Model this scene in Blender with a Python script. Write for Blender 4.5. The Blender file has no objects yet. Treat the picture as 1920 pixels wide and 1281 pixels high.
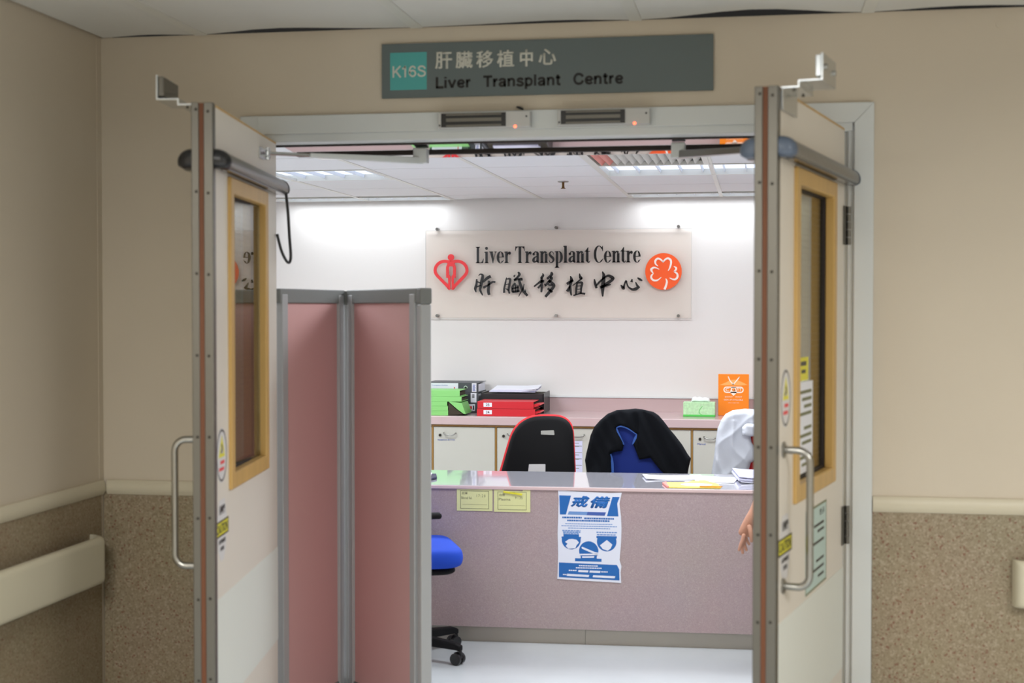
import bpy, bmesh, math, random
from mathutils import Vector, Matrix, noise
from mathutils.geometry import delaunay_2d_cdt
random.seed(7)
R = math.radians
SC = bpy.context.scene
COL = SC.collection

# ------------------------------------------------------------------ camera, light, exposure
cam = bpy.data.cameras.new('camera')
cam.sensor_width = 36.0
cam.lens = 50.6
cam.dof.use_dof = True
cam.dof.focus_distance = 8.6
cam.dof.aperture_fstop = 3.2
cam_o = bpy.data.objects.new('camera', cam)
cam_o.location = (0, 0, 1.6)
cam_o.rotation_euler = (R(90 - 1.347), 0, R(9.77))
COL.objects.link(cam_o)
SC.camera = cam_o
vs = SC.view_settings
vs.view_transform = 'Standard'
vs.look = 'None'
vs.exposure = 0.0
vs.gamma = 1.0
vs.use_curve_mapping = False
SC.cycles.max_bounces = 8
SC.cycles.use_denoising = True
SC.cycles.caustics_reflective = False
SC.cycles.caustics_refractive = False
W = bpy.data.worlds.new('world')
SC.world = W
W.use_nodes = True
W.node_tree.nodes['Background'].inputs[0].default_value = (1, 0.95, 0.88, 1)
W.node_tree.nodes['Background'].inputs[1].default_value = 0.02


def area(name, x0, x1, y0, y1, z, power, colour, spread):
    l = bpy.data.lights.new(name, 'AREA')
    l.shape = 'RECTANGLE'
    l.size = x1 - x0
    l.size_y = y1 - y0
    l.energy = power
    l.color = colour
    l.spread = R(spread)
    o = bpy.data.objects.new(name, l)
    o.location = ((x0 + x1) / 2, (y0 + y1) / 2, z)
    COL.objects.link(o)
    return o


COOL = (0.93, 0.965, 1.0)
WARM = (1.0, 0.975, 0.93)
CZ = 2.341                      # inner ceiling height
CORR = 2.6                      # corridor ceiling height
# lamp positions: (x0, x1, y0, y1)
TROFFERS = [(-3.27, -2.07, 7.495, 8.09), (-0.855, 0.345, 7.495, 8.09), (-3.27, -2.07, 9.385, 9.665), (-0.855, 0.345, 9.385, 9.665)]
for i, t in enumerate(TROFFERS):
    area('troffer_lamp', t[0] + .04, t[1] - .04, t[2] + .03, t[3] - .03, CZ - 0.012, 36 if i < 2 else 4.0, COOL, 170)
for x0, x1 in ((-0.855, 0.345), (-3.27, -2.07)):
    area('troffer_lamp', x0 + .04, x1 - .04, 5.71, 6.24, CZ - 0.012, 32 if x0 > -1 else 20, COOL, 168)
CORRIDOR_LAMPS = [(1.2, 2.4, 1.0, 1.6, 112), (-1.7, -0.5, 0.3, 0.9, 140)]
for t in CORRIDOR_LAMPS:
    area('corridor_lamp', t[0] + .04, t[1] - .04, t[2] + .04, t[3] - .04, CORR - 0.012, t[4], WARM if t[0] < 0 else (1.0, 0.985, 0.965), 174)


# ------------------------------------------------------------------ materials
def lin(c):
    c = c / 255.0
    return c / 12.92 if c <= 0.04045 else ((c + 0.055) / 1.055) ** 2.4


def rgb(r, g, b):
    return (lin(r), lin(g), lin(b), 1)


def mat(name, col, rough=0.5, metal=0.0, bump=0.0, bscale=200, vary=0.0, vscale=6, coat=0.0, spec=0.5, stretch=None):
    m = bpy.data.materials.new(name)
    m.use_nodes = True
    nt = m.node_tree
    b = nt.nodes['Principled BSDF']
    c = rgb(*col)
    b.inputs['Base Color'].default_value = c
    b.inputs['Roughness'].default_value = rough
    b.inputs['Metallic'].default_value = metal
    b.inputs['Specular IOR Level'].default_value = spec
    if coat:
        b.inputs['Coat Weight'].default_value = coat
        b.inputs['Coat Roughness'].default_value = 0.05
    if bump or vary:
        tc = nt.nodes.new('ShaderNodeTexCoord')
        mp = nt.nodes.new('ShaderNodeMapping')
        nt.links.new(tc.outputs['Object'], mp.inputs[0])
        if stretch:
            mp.inputs['Scale'].default_value = stretch
    if vary:
        n = nt.nodes.new('ShaderNodeTexNoise')
        n.inputs['Scale'].default_value = vscale
        n.inputs['Detail'].default_value = 5
        nt.links.new(mp.outputs[0], n.inputs['Vector'])
        cr = nt.nodes.new('ShaderNodeValToRGB')
        cr.color_ramp.elements[0].position = 0.3
        cr.color_ramp.elements[1].position = 0.7
        cr.color_ramp.elements[0].color = tuple(x * (1 - vary) for x in c[:3]) + (1,)
        cr.color_ramp.elements[1].color = tuple(min(1, x * (1 + vary)) for x in c[:3]) + (1,)
        nt.links.new(n.outputs['Fac'], cr.inputs[0])
        nt.links.new(cr.outputs[0], b.inputs['Base Color'])
    if bump:
        n2 = nt.nodes.new('ShaderNodeTexNoise')
        n2.inputs['Scale'].default_value = bscale
        n2.inputs['Detail'].default_value = 3
        nt.links.new(mp.outputs[0], n2.inputs['Vector'])
        bp = nt.nodes.new('ShaderNodeBump')
        bp.inputs['Strength'].default_value = bump
        bp.inputs['Distance'].default_value = 0.002
        nt.links.new(n2.outputs['Fac'], bp.inputs['Height'])
        nt.links.new(bp.outputs[0], b.inputs['Normal'])
    return m


def speckle(name, base, spots, scale=160, rough=0.5, bump=0.1):
    """fine granular stone: random cells in a few colours over a base"""
    m = bpy.data.materials.new(name)
    m.use_nodes = True
    nt = m.node_tree
    b = nt.nodes['Principled BSDF']
    b.inputs['Roughness'].default_value = rough
    tc = nt.nodes.new('ShaderNodeTexCoord')
    v = nt.nodes.new('ShaderNodeTexVoronoi')
    v.inputs['Scale'].default_value = scale
    nt.links.new(tc.outputs['Object'], v.inputs['Vector'])
    sp = nt.nodes.new('ShaderNodeSeparateColor')
    nt.links.new(v.outputs['Color'], sp.inputs[0])
    cr = nt.nodes.new('ShaderNodeValToRGB')
    cr.color_ramp.interpolation = 'CONSTANT'
    e = cr.color_ramp.elements
    e[0].position = 0
    e[0].color = rgb(*base)
    e[1].position = spots[0][0]
    e[1].color = rgb(*spots[0][1])
    for p, c in spots[1:]:
        k = e.new(p)
        k.color = rgb(*c)
    nt.links.new(sp.outputs[0], cr.inputs[0])
    n = nt.nodes.new('ShaderNodeTexNoise')
    n.inputs['Scale'].default_value = 3
    nt.links.new(tc.outputs['Object'], n.inputs['Vector'])
    mx = nt.nodes.new('ShaderNodeMix')
    mx.data_type = 'RGBA'
    mx.blend_type = 'MULTIPLY'
    mx.inputs[0].default_value = 0.12
    nt.links.new(cr.outputs[0], mx.inputs[6])
    nt.links.new(n.outputs['Color'], mx.inputs[7])
    nt.links.new(mx.outputs[2], b.inputs['Base Color'])
    if bump:
        bp = nt.nodes.new('ShaderNodeBump')
        bp.inputs['Strength'].default_value = bump
        bp.inputs['Distance'].default_value = 0.001
        nt.links.new(v.outputs['Distance'], bp.inputs['Height'])
        nt.links.new(bp.outputs[0], b.inputs['Normal'])
    return m


def glow(name, col, s):
    m = bpy.data.materials.new(name)
    m.use_nodes = True
    b = m.node_tree.nodes['Principled BSDF']
    b.inputs['Base Color'].default_value = rgb(*col)
    b.inputs['Emission Color'].default_value = rgb(*col)
    b.inputs['Emission Strength'].default_value = s
    return m


def pane(name, tint, ior=1.5, rough=0.02):
    m = bpy.data.materials.new(name)
    m.use_nodes = True
    nt = m.node_tree
    nt.nodes.clear()
    out = nt.nodes.new('ShaderNodeOutputMaterial')
    tr = nt.nodes.new('ShaderNodeBsdfTransparent')
    tr.inputs[0].default_value = rgb(*tint)
    gl = nt.nodes.new('ShaderNodeBsdfGlossy')
    gl.inputs['Roughness'].default_value = rough
    fr = nt.nodes.new('ShaderNodeFresnel')
    ge = nt.nodes.new('ShaderNodeNewGeometry')
    mr = nt.nodes.new('ShaderNodeMapRange')
    mr.inputs['To Min'].default_value = ior
    mr.inputs['To Max'].default_value = 1.0 / ior
    nt.links.new(ge.outputs['Backfacing'], mr.inputs['Value'])
    nt.links.new(mr.outputs[0], fr.inputs[0])
    mx = nt.nodes.new('ShaderNodeMixShader')
    nt.links.new(fr.outputs[0], mx.inputs[0])
    nt.links.new(tr.outputs[0], mx.inputs[1])
    nt.links.new(gl.outputs[0], mx.inputs[2])
    nt.links.new(mx.outputs[0], out.inputs[0])
    return m


M = {}
M['wall'] = mat('beige paint', (204, 193, 175), 0.55, bump=0.12, bscale=90, vary=0.02, vscale=2)
M['inner_wall'] = mat('white paint', (232, 229, 225), 0.6, bump=0.08, bscale=90)
M['granite'] = speckle('granular vinyl', (147, 133, 108), [(0.42, (156, 142, 118)), (0.70, (136, 121, 97)), (0.84, (168, 154, 132)), (0.955, (128, 92, 72))], 170, 0.5)
M['rail_trim'] = mat('cream vinyl trim', (204, 196, 174), 0.4)
M['handrail'] = mat('ivory vinyl handrail', (208, 202, 180), 0.38, bump=0.1, bscale=300)
M['tile'] = mat('ceiling tile white', (216, 215, 210), 0.9, bump=0.25, bscale=260, vary=0.015, vscale=4)
M['inner_tile'] = mat('inner ceiling tile', (228, 229, 230), 0.9, bump=0.25, bscale=260)
M['tee'] = mat('tee bar white', (216, 215, 208), 0.45)
M['dark'] = mat('dark void', (25, 24, 23), 0.9)
M['frame'] = mat('frame white gloss paint', (208, 212, 212), 0.35)
M['floor'] = mat('pale vinyl floor', (198, 203, 206), 0.22, vary=0.04, vscale=3, bump=0.04, bscale=40)
M['laminate'] = mat('door laminate', (222, 215, 204), 0.38, vary=0.015, vscale=3)
M['plate'] = mat('door bumper plate', (222, 225, 218), 0.4)
M['gold_wood'] = mat('golden wood', (196, 158, 92), 0.4, vary=0.10, vscale=14, stretch=(1, 1, 0.12))
M['brown_wood'] = mat('brown hardwood core', (102, 58, 30), 0.6, vary=0.12, vscale=20, stretch=(1, 1, 0.1))
M['steel'] = mat('brushed steel', (112, 110, 104), 0.38, 0.85, bump=0.06, bscale=60, stretch=(8, 8, 0.3))
M['plinth'] = mat('dull plinth steel', (168, 163, 154), 0.4, 0.4)
M['satin'] = mat('satin stainless', (158, 157, 152), 0.28, 1.0)
M['mirror'] = mat('polished aluminium', (226, 226, 226), 0.025, 1.0)
M['zinc'] = mat('zinc plated steel', (205, 210, 214), 0.22, 1.0)
M['screw'] = mat('screw steel', (48, 43, 36), 0.5, 0.4)
M['black'] = mat('black plastic', (14, 14, 16), 0.65, bump=0.05, bscale=400, spec=0.2)
M['cap_black'] = mat('black end cap plastic', (22, 22, 25), 0.3)
M['cap_blue'] = mat('blue grey end cap plastic', (86, 98, 116), 0.35)
M['bar'] = mat('sensor bar grey', (116, 114, 110), 0.3, 0.55)
M['bar_dark'] = mat('sensor window dark', (38, 34, 34), 0.15)
M['rubber'] = mat('dark rubber', (40, 30, 26), 0.7)
M['white_box'] = mat('grey white enamel', (192, 192, 190), 0.35)
M['led'] = glow('red led', (255, 90, 60), 5.0)
M['lamp'] = glow('lamp diffuser', (226, 238, 255), 0.95)
M['louvre'] = mat('louvre blade', (226, 232, 242), 0.35, 0.1)
M['sign_grey'] = mat('grey green sign enamel', (97, 108, 109), 0.42)
M['teal'] = mat('teal vinyl', (79, 168, 166), 0.4)
M['sign_white'] = mat('sign lettering white', (206, 206, 196), 0.5)
M['ink'] = mat('black lettering', (20, 20, 22), 0.4)
M['letter'] = mat('black acrylic letter', (16, 16, 20), 0.25)
M['red_ac'] = mat('red acrylic', (240, 44, 50), 0.3)
M['orange_ac'] = mat('orange acrylic', (255, 92, 22), 0.3)
M['white_ac'] = mat('white acrylic', (250, 236, 228), 0.4)
M['acrylic'] = pane('clear acrylic', (254, 252, 250), 1.09, 0.08)
M['acrylic_edge'] = mat('acrylic edge', (206, 204, 200), 0.2)
M['glass'] = pane('door glass', (214, 214, 200), 3.0, 0.01)
M['wire'] = mat('glass wire', (120, 112, 92), 0.4, 0.5)
M['pink'] = mat('pink screen fabric', (206, 160, 158), 0.75, bump=0.12, bscale=500)
M['screen_rail'] = mat('screen rail grey', (118, 120, 118), 0.5)
M['screen_post'] = mat('screen post grey', (168, 169, 170), 0.42)
M['desk_pink'] = speckle('pink laminate', (172, 153, 154), [(0.5, (176, 157, 158)), (0.75, (166, 147, 149)), (0.92, (182, 165, 164))], 260, 0.45, 0.0)
M['desk_edge'] = mat('desk edge pink', (214, 188, 186), 0.35)
M['desk_top'] = mat('lilac desk top', (206, 205, 215), 0.12, coat=1.0)
M['worktop'] = mat('pink worktop', (198, 175, 174), 0.25, coat=0.4)
M['cream'] = mat('cream cabinet laminate', (192, 191, 180), 0.42)
M['edging'] = mat('brown wood edging', (158, 120, 62), 0.5)
M['blue_txt'] = mat('blue print', (70, 92, 168), 0.6)
M['red_txt'] = mat('red print', (222, 70, 74), 0.6)
M['paper'] = mat('white paper', (232, 234, 242), 0.7)
M['paper_lilac'] = mat('lilac shaded paper', (206, 206, 230), 0.7)
M['yellow_paper'] = mat('pale yellow card', (220, 221, 158), 0.7)
M['yellow_env'] = mat('yellow envelope paper', (246, 226, 106), 0.6)
M['sticker_yellow'] = mat('yellow sticker', (222, 214, 50), 0.45)
M['sticker_white'] = mat('white sticker', (216, 214, 214), 0.45)
M['notice_blue'] = mat('pale blue green paper', (186, 206, 200), 0.6)
M['poster_white'] = mat('poster paper', (226, 230, 242), 0.5)
M['poster_blue'] = mat('poster blue print', (18, 100, 176), 0.45)
M['poster_mid'] = mat('poster lighter blue print', (110, 150, 205), 0.5)
M['grey_txt'] = mat('grey pencil print', (120, 122, 92), 0.7)
M['green'] = mat('lime green board', (136, 206, 118), 0.5)
M['dark_page'] = mat('dark page block', (60, 52, 38), 0.8)
M['grey_binder'] = mat('dark grey binder board', (72, 76, 80), 0.5)
M['red_binder'] = mat('red binder board', (204, 36, 46), 0.4)
M['tray_black'] = mat('black tray plastic', (34, 33, 36), 0.35)
M['tissue_green'] = mat('tissue box green print', (182, 222, 174), 0.6, vary=0.14, vscale=60)
M['tissue_band'] = mat('tissue box green band', (82, 196, 84), 0.6)
M['tissue'] = mat('tissue paper', (242, 244, 245), 0.8)
M['orange_box'] = mat('orange printed card', (252, 138, 18), 0.45)
M['orange_light'] = mat('pale orange print', (255, 178, 96), 0.5)
M['white_print'] = mat('white print', (255, 240, 222), 0.6)
M['chair_red'] = mat('red chair fabric', (206, 32, 40), 0.8, bump=0.15, bscale=400)
M['chair_blue'] = mat('blue chair fabric', (6, 66, 190), 0.8, bump=0.15, bscale=400)
M['chair_navy'] = mat('deep blue chair fabric', (3, 38, 124), 0.8, bump=0.15, bscale=400)
M['jacket'] = mat('black jacket cloth', (17, 19, 23), 0.95, bump=0.2, bscale=300, spec=0.15)
M['jacket_lining'] = mat('blue jacket lining', (50, 92, 170), 0.7)
M['white_cloth'] = mat('white jacket cloth', (196, 200, 208), 0.85, bump=0.2, bscale=300)
M['skin'] = mat('skin', (192, 142, 118), 0.55, vary=0.08, vscale=40)
M['nail'] = mat('nail', (226, 178, 160), 0.3)
M['hair'] = mat('black hair', (24, 20, 18), 0.5)
M['tunic'] = mat('white tunic cloth', (226, 227, 228), 0.8)
M['trousers'] = mat('navy trousers cloth', (40, 44, 60), 0.85)
M['shoe'] = mat('black shoe leather', (30, 28, 28), 0.4)
M['eye'] = mat('eye white', (236, 232, 228), 0.3)
M['brass'] = mat('aged brass', (120, 92, 60), 0.35, 0.9)


# ------------------------------------------------------------------ builders
class B:
    def __init__(s):
        s.bm = bmesh.new()

    def box(s, x0, x1, y0, y1, z0, z1):
        v = [s.bm.verts.new(p) for p in ((x0, y0, z0), (x1, y0, z0), (x1, y1, z0), (x0, y1, z0), (x0, y0, z1), (x1, y0, z1), (x1, y1, z1), (x0, y1, z1))]
        for f in ((0, 3, 2, 1), (4, 5, 6, 7), (0, 1, 5, 4), (1, 2, 6, 5), (2, 3, 7, 6), (3, 0, 4, 7)):
            s.bm.faces.new([v[i] for i in f])
        return s

    def prism(s, pts, a0, a1, plane='xz'):
        def P(u, v, a):
            return {'xz': (u, a, v), 'xy': (u, v, a), 'yz': (a, u, v)}[plane]
        f = [s.bm.verts.new(P(u, v, a0)) for u, v in pts]
        g = [s.bm.verts.new(P(u, v, a1)) for u, v in pts]
        n = len(pts)
        s.bm.faces.new(f)
        s.bm.faces.new(g[::-1])
        for i in range(n):
            s.bm.faces.new((f[i], g[i], g[(i + 1) % n], f[(i + 1) % n]))
        return s

    def loft(s, rings, cap=True, close=True):
        rr = [[s.bm.verts.new(p) for p in r] for r in rings]
        n = len(rr[0])
        for a, b in zip(rr, rr[1:]):
            for i in range(n if close else n - 1):
                s.bm.faces.new((a[i], a[(i + 1) % n], b[(i + 1) % n], b[i]))
        if cap:
            s.bm.faces.new(rr[0][::-1])
            s.bm.faces.new(rr[-1])
        return s

    def tube(s, path, r, n=10, cap=True):
        path = [Vector(p) for p in path]
        rad = r if isinstance(r, (list, tuple)) else [r] * len(path)
        rings = []
        up = None
        for i, p in enumerate(path):
            t = (path[min(i + 1, len(path) - 1)] - path[max(i - 1, 0)]).normalized()
            if up is None:
                up = Vector((0, 0, 1)) if abs(t.z) < 0.9 else Vector((1, 0, 0))
            a = t.cross(up).normalized()
            b = a.cross(t).normalized()
            up = b
            rings.append([p + (a * math.cos(2 * math.pi * k / n) + b * math.sin(2 * math.pi * k / n)) * rad[i] for k in range(n)])
        return s.loft(rings, cap)

    def cyl(s, p0, p1, r, n=14):
        return s.tube([p0, p1], r, n)

    def ring(s, outer, inner, a0, a1, plane='xz'):
        def P(u, v, a):
            return {'xz': (u, a, v), 'xy': (u, v, a), 'yz': (a, u, v)}[plane]
        n = len(outer)
        q = [[s.bm.verts.new(P(u, v, a)) for u, v in l] for l, a in ((outer, a0), (outer, a1), (inner, a1), (inner, a0))]
        for k in range(4):
            A, C = q[k], q[(k + 1) % 4]
            for i in range(n):
                s.bm.faces.new((A[i], A[(i + 1) % n], C[(i + 1) % n], C[i]))
        return s

    def ell(s, c, r, nu=14, nv=8):
        rings = []
        for j in range(1, nv):
            t = math.pi * j / nv
            rings.append([(c[0] + r[0] * math.sin(t) * math.cos(2 * math.pi * k / nu), c[1] + r[1] * math.sin(t) * math.sin(2 * math.pi * k / nu), c[2] - r[2] * math.cos(t)) for k in range(nu)])
        return s.loft(rings, True)

    def strip(s, pts, widths, a0, a1, plane='xz', smooth=4, round_ends=False):
        """a brush stroke of changing width, extruded"""
        P = [Vector(p).to_2d() if len(p) > 2 else Vector(p) for p in pts]
        w = widths if isinstance(widths, (list, tuple)) else [widths] * len(P)
        if smooth > 1 and len(P) > 2:
            Q, w2 = [], []
            for i in range(len(P) - 1):
                p0, p1, p2, p3 = P[max(i - 1, 0)], P[i], P[i + 1], P[min(i + 2, len(P) - 1)]
                for k in range(smooth):
                    t = k / smooth
                    Q.append(0.5 * ((2 * p1) + (p2 - p0) * t + (2 * p0 - 5 * p1 + 4 * p2 - p3) * t * t + (3 * p1 - p0 - 3 * p2 + p3) * t ** 3))
                    w2.append(w[i] * (1 - t) + w[i + 1] * t)
            Q.append(P[-1])
            w2.append(w[-1])
            P, w = Q, w2
        Lf, Rt = [], []
        for i, p in enumerate(P):
            t = P[min(i + 1, len(P) - 1)] - P[max(i - 1, 0)]
            t = t.normalized() if t.length > 1e-9 else Vector((1, 0))
            nrm = Vector((-t.y, t.x))
            Lf.append(p + nrm * w[i] / 2)
            Rt.append(p - nrm * w[i] / 2)

        def T(u, a):
            return {'xz': (u.x, a, u.y), 'xy': (u.x, u.y, a), 'yz': (a, u.x, u.y)}[plane]
        rings = [[T(Lf[i], a0), T(Rt[i], a0), T(Rt[i], a1), T(Lf[i], a1)] for i in range(len(P))]
        s.loft(rings, True)
        if round_ends:
            for p, ww in ((P[0], w[0]), (P[-1], w[-1])):
                s.prism([(p.x + ww / 2 * math.cos(2 * math.pi * k / 12), p.y + ww / 2 * math.sin(2 * math.pi * k / 12)) for k in range(12)], a0, a1, plane)
        return s

    def add_mesh(s, me, mtx=None):
        n0 = len(s.bm.verts)
        s.bm.from_mesh(me)
        if mtx is not None:
            s.bm.verts.ensure_lookup_table()
            bmesh.ops.transform(s.bm, matrix=mtx, verts=s.bm.verts[n0:])
        return s

    def mesh(s, name, m, angle=35, normals=True):
        if normals:
            bmesh.ops.recalc_face_normals(s.bm, faces=s.bm.faces)
        me = bpy.data.meshes.new(name)
        s.bm.to_mesh(me)
        s.bm.free()
        me.materials.append(M[m] if isinstance(m, str) else m)
        if angle:
            me.shade_smooth()
            me.set_sharp_from_angle(angle=R(angle))
        return me

    def done(s, name, m, parent=None, loc=(0, 0, 0), rz=0, bevel=0, seg=2, angle=35, subsurf=0, normals=True):
        me = s.mesh(name, m, angle, normals)
        return link(name, me, parent, loc, rz, bevel, seg, subsurf)


def link(name, me, parent=None, loc=(0, 0, 0), rz=0, bevel=0, seg=2, subsurf=0):
    o = bpy.data.objects.new(name, me)
    COL.objects.link(o)
    o.location = loc
    o.rotation_euler = (0, 0, rz)
    if parent is not None:
        o.parent = parent
    if bevel:
        md = o.modifiers.new('bevel', 'BEVEL')
        md.width = bevel
        md.segments = seg
        md.limit_method = 'ANGLE'
        md.angle_limit = R(40)
        md.harden_normals = False
    if subsurf:
        md = o.modifiers.new('subsurf', 'SUBSURF')
        md.levels = subsurf
        md.render_levels = subsurf
    return o


def tag(o, label, cat, group=None):
    o['label'] = label
    o['category'] = cat
    if group:
        o['group'] = group
    return o


def thing(name, label, cat, loc=(0, 0, 0), rz=0, group=None):
    o = bpy.data.objects.new(name, None)
    o.empty_display_size = 0.05
    COL.objects.link(o)
    o.location = loc
    o.rotation_euler = (0, 0, rz)
    return tag(o, label, cat, group)


def struct(o):
    o['kind'] = 'structure'
    return o


def copy_tree(o, parent=None):
    c = o.copy()
    COL.objects.link(c)
    if parent is not None:
        c.parent = parent
    for ch in list(o.children):
        copy_tree(ch, c)
    return c


def circle(cx, cy, rx, ry=None, n=24, a0=0, a1=360):
    ry = rx if ry is None else ry
    full = abs(a1 - a0) >= 360
    k = n if full else n + 1
    return [(cx + rx * math.cos(R(a0 + (a1 - a0) * i / n)), cy + ry * math.sin(R(a0 + (a1 - a0) * i / n))) for i in range(k)]


_dg = None


def text_mesh(body, offset=0.0, shear=0.0, space=1.0, wspace=1.0, res=3):
    c = bpy.data.curves.new('print', 'FONT')
    c.body = body
    c.offset = offset
    c.shear = shear
    c.space_character = space
    c.space_word = wspace
    c.resolution_u = res
    o = bpy.data.objects.new('print', c)
    COL.objects.link(o)
    dg = bpy.context.evaluated_depsgraph_get()
    me = bpy.data.meshes.new_from_object(o.evaluated_get(dg))
    bpy.data.objects.remove(o)
    bpy.data.curves.remove(c)
    return me


def text_into(b, body, x0, x1, z0, z1, y, depth=0.0008, offset=0.0, shear=0.0, cap=None, wspace=1.0, space=1.0):
    """print text into the box x0..x1, z0..z1 of plane y, facing -y. cap: z0..z1 is baseline to capital height"""
    me = text_mesh(body, offset, shear, space, wspace)
    xs = [v.co.x for v in me.vertices]
    ys = [v.co.y for v in me.vertices]
    a, c = min(xs), max(xs)
    if cap:
        lo, hi = 0.0, 0.727
    else:
        lo, hi = min(ys), max(ys)
    sx = (x1 - x0) / (c - a)
    sz = (z1 - z0) / (hi - lo)
    bm2 = bmesh.new()
    bm2.from_mesh(me)
    for v in bm2.verts:
        v.co = ((v.co.x - a) * sx + x0, y, (v.co.y - lo) * sz + z0)
    r = bmesh.ops.extrude_face_region(bm2, geom=bm2.faces[:])
    for e in r['geom']:
        if isinstance(e, bmesh.types.BMVert):
            e.co.y += depth
    tmp = bpy.data.meshes.new('tmp')
    bmesh.ops.recalc_face_normals(bm2, faces=bm2.faces)
    bm2.to_mesh(tmp)
    bm2.free()
    b.add_mesh(tmp)
    bpy.data.meshes.remove(tmp)
    bpy.data.meshes.remove(me)
    return b


def bold_into(b, ch, x0, x1, z0, z1, y, d, shear=0.0):
    k = 0
    for dx, dz in ((-d, 0), (d, 0), (0, -d * .6), (0, d * .6), (0, 0)):
        text_into(b, ch, x0 + d + dx, x1 - d + dx, z0 + d * .6 + dz, z1 - d * .6 + dz, y - .00001 * k, .0004, offset=.008, shear=shear)
        k += 1
    return b


# plain bold sans letters for the corridor sign: centre lines on a unit capital height, with the advance
SANS = {
    'L': ([[(.10, 0), (.10, 1)], [(.05, .075), (.56, .075)]], .60), 'i': ([[(.10, 0), (.10, .73)], [(.10, .86), (.10, 1)]], .28),
    'v': ([[(.05, .73), (.28, .03)], [(.51, .73), (.28, .03)]], .60), 'e': ([[(.12, .37), (.50, .37)], [(.505, .37), (.46, .58), (.31, .66), (.16, .58), (.10, .37), (.16, .15), (.31, .07), (.44, .11), (.49, .21)]], .63),
    'r': ([[(.10, 0), (.10, .73)], [(.10, .42), (.17, .60), (.33, .655)]], .40), 'T': ([[(.0, .925), (.62, .925)], [(.31, 0), (.31, .93)]], .66),
    'a': ([[(.07, .50), (.13, .63), (.28, .665), (.41, .61), (.44, .48), (.44, .10), (.50, .02)], [(.44, .41), (.22, .36), (.09, .25), (.11, .12), (.23, .06), (.38, .12), (.44, .25)]], .60),
    'n': ([[(.10, 0), (.10, .73)], [(.10, .45), (.18, .61), (.31, .66), (.43, .59), (.46, .45), (.46, 0)]], .63),
    's': ([[(.44, .52), (.38, .63), (.24, .67), (.12, .60), (.11, .48), (.22, .40), (.36, .34), (.44, .22), (.40, .10), (.25, .06), (.11, .10), (.05, .21)]], .56),
    'p': ([[(.10, -.27), (.10, .73)], [(.10, .55), (.20, .65), (.32, .66), (.46, .55), (.49, .36), (.46, .18), (.32, .07), (.20, .08), (.10, .19)]], .63),
    'l': ([[(.10, 0), (.10, 1)]], .28), 't': ([[(.15, .93), (.15, .18), (.20, .08), (.33, .07)], [(.0, .68), (.32, .68)]], .40),
    'C': ([[(.66, .68), (.58, .85), (.38, .93), (.18, .82), (.09, .5), (.18, .18), (.38, .07), (.58, .15), (.67, .36)]], .78),
    'K': ([[(.10, 0), (.10, 1)], [(.62, 1), (.15, .42)], [(.28, .55), (.64, 0)]], .70), '1': ([[(.28, 0), (.28, 1)], [(.06, .76), (.20, .80), (.28, .96)]], .52),
    '6': ([[(.50, .74), (.42, .90), (.28, .93), (.13, .80), (.08, .5), (.11, .22), (.28, .07), (.46, .15), (.51, .33), (.44, .52), (.28, .58), (.14, .48), (.09, .34)]], .64),
    'S': ([[(.58, .70), (.50, .87), (.33, .93), (.15, .87), (.11, .72), (.20, .60), (.36, .53), (.53, .44), (.58, .28), (.50, .13), (.33, .07), (.15, .12), (.06, .30)]], .66),
}


def sans_into(b, word, x0, x1, z0, hgt, y0, y1, wt=.155):
    tot = sum(SANS[c][1] for c in word) - .10
    sx = (x1 - x0) / tot
    x = x0
    for c in word:
        st, adv = SANS[c]
        for k, s_ in enumerate(st):
            b.strip([(x + u * sx, z0 + v * hgt) for u, v in s_], wt * hgt * (.4 + .6 * min(1.2, sx / hgt)) * (1 if len(s_) < 3 else .97), y0, y1, smooth=3)
        x += adv * sx
    return b


def inside(p, poly):
    r = False
    n = len(poly)
    for i in range(n):
        x1, y1 = poly[i]
        x2, y2 = poly[(i + 1) % n]
        if (y1 > p[1]) != (y2 > p[1]) and p[0] < (x2 - x1) * (p[1] - y1) / (y2 - y1) + x1:
            r = not r
    return r


def seg_dist(p, a, c):
    ab = c - a
    t = max(0, min(1, (p - a).dot(ab) / max(ab.dot(ab), 1e-12)))
    return (p - a - ab * t).length


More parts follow.
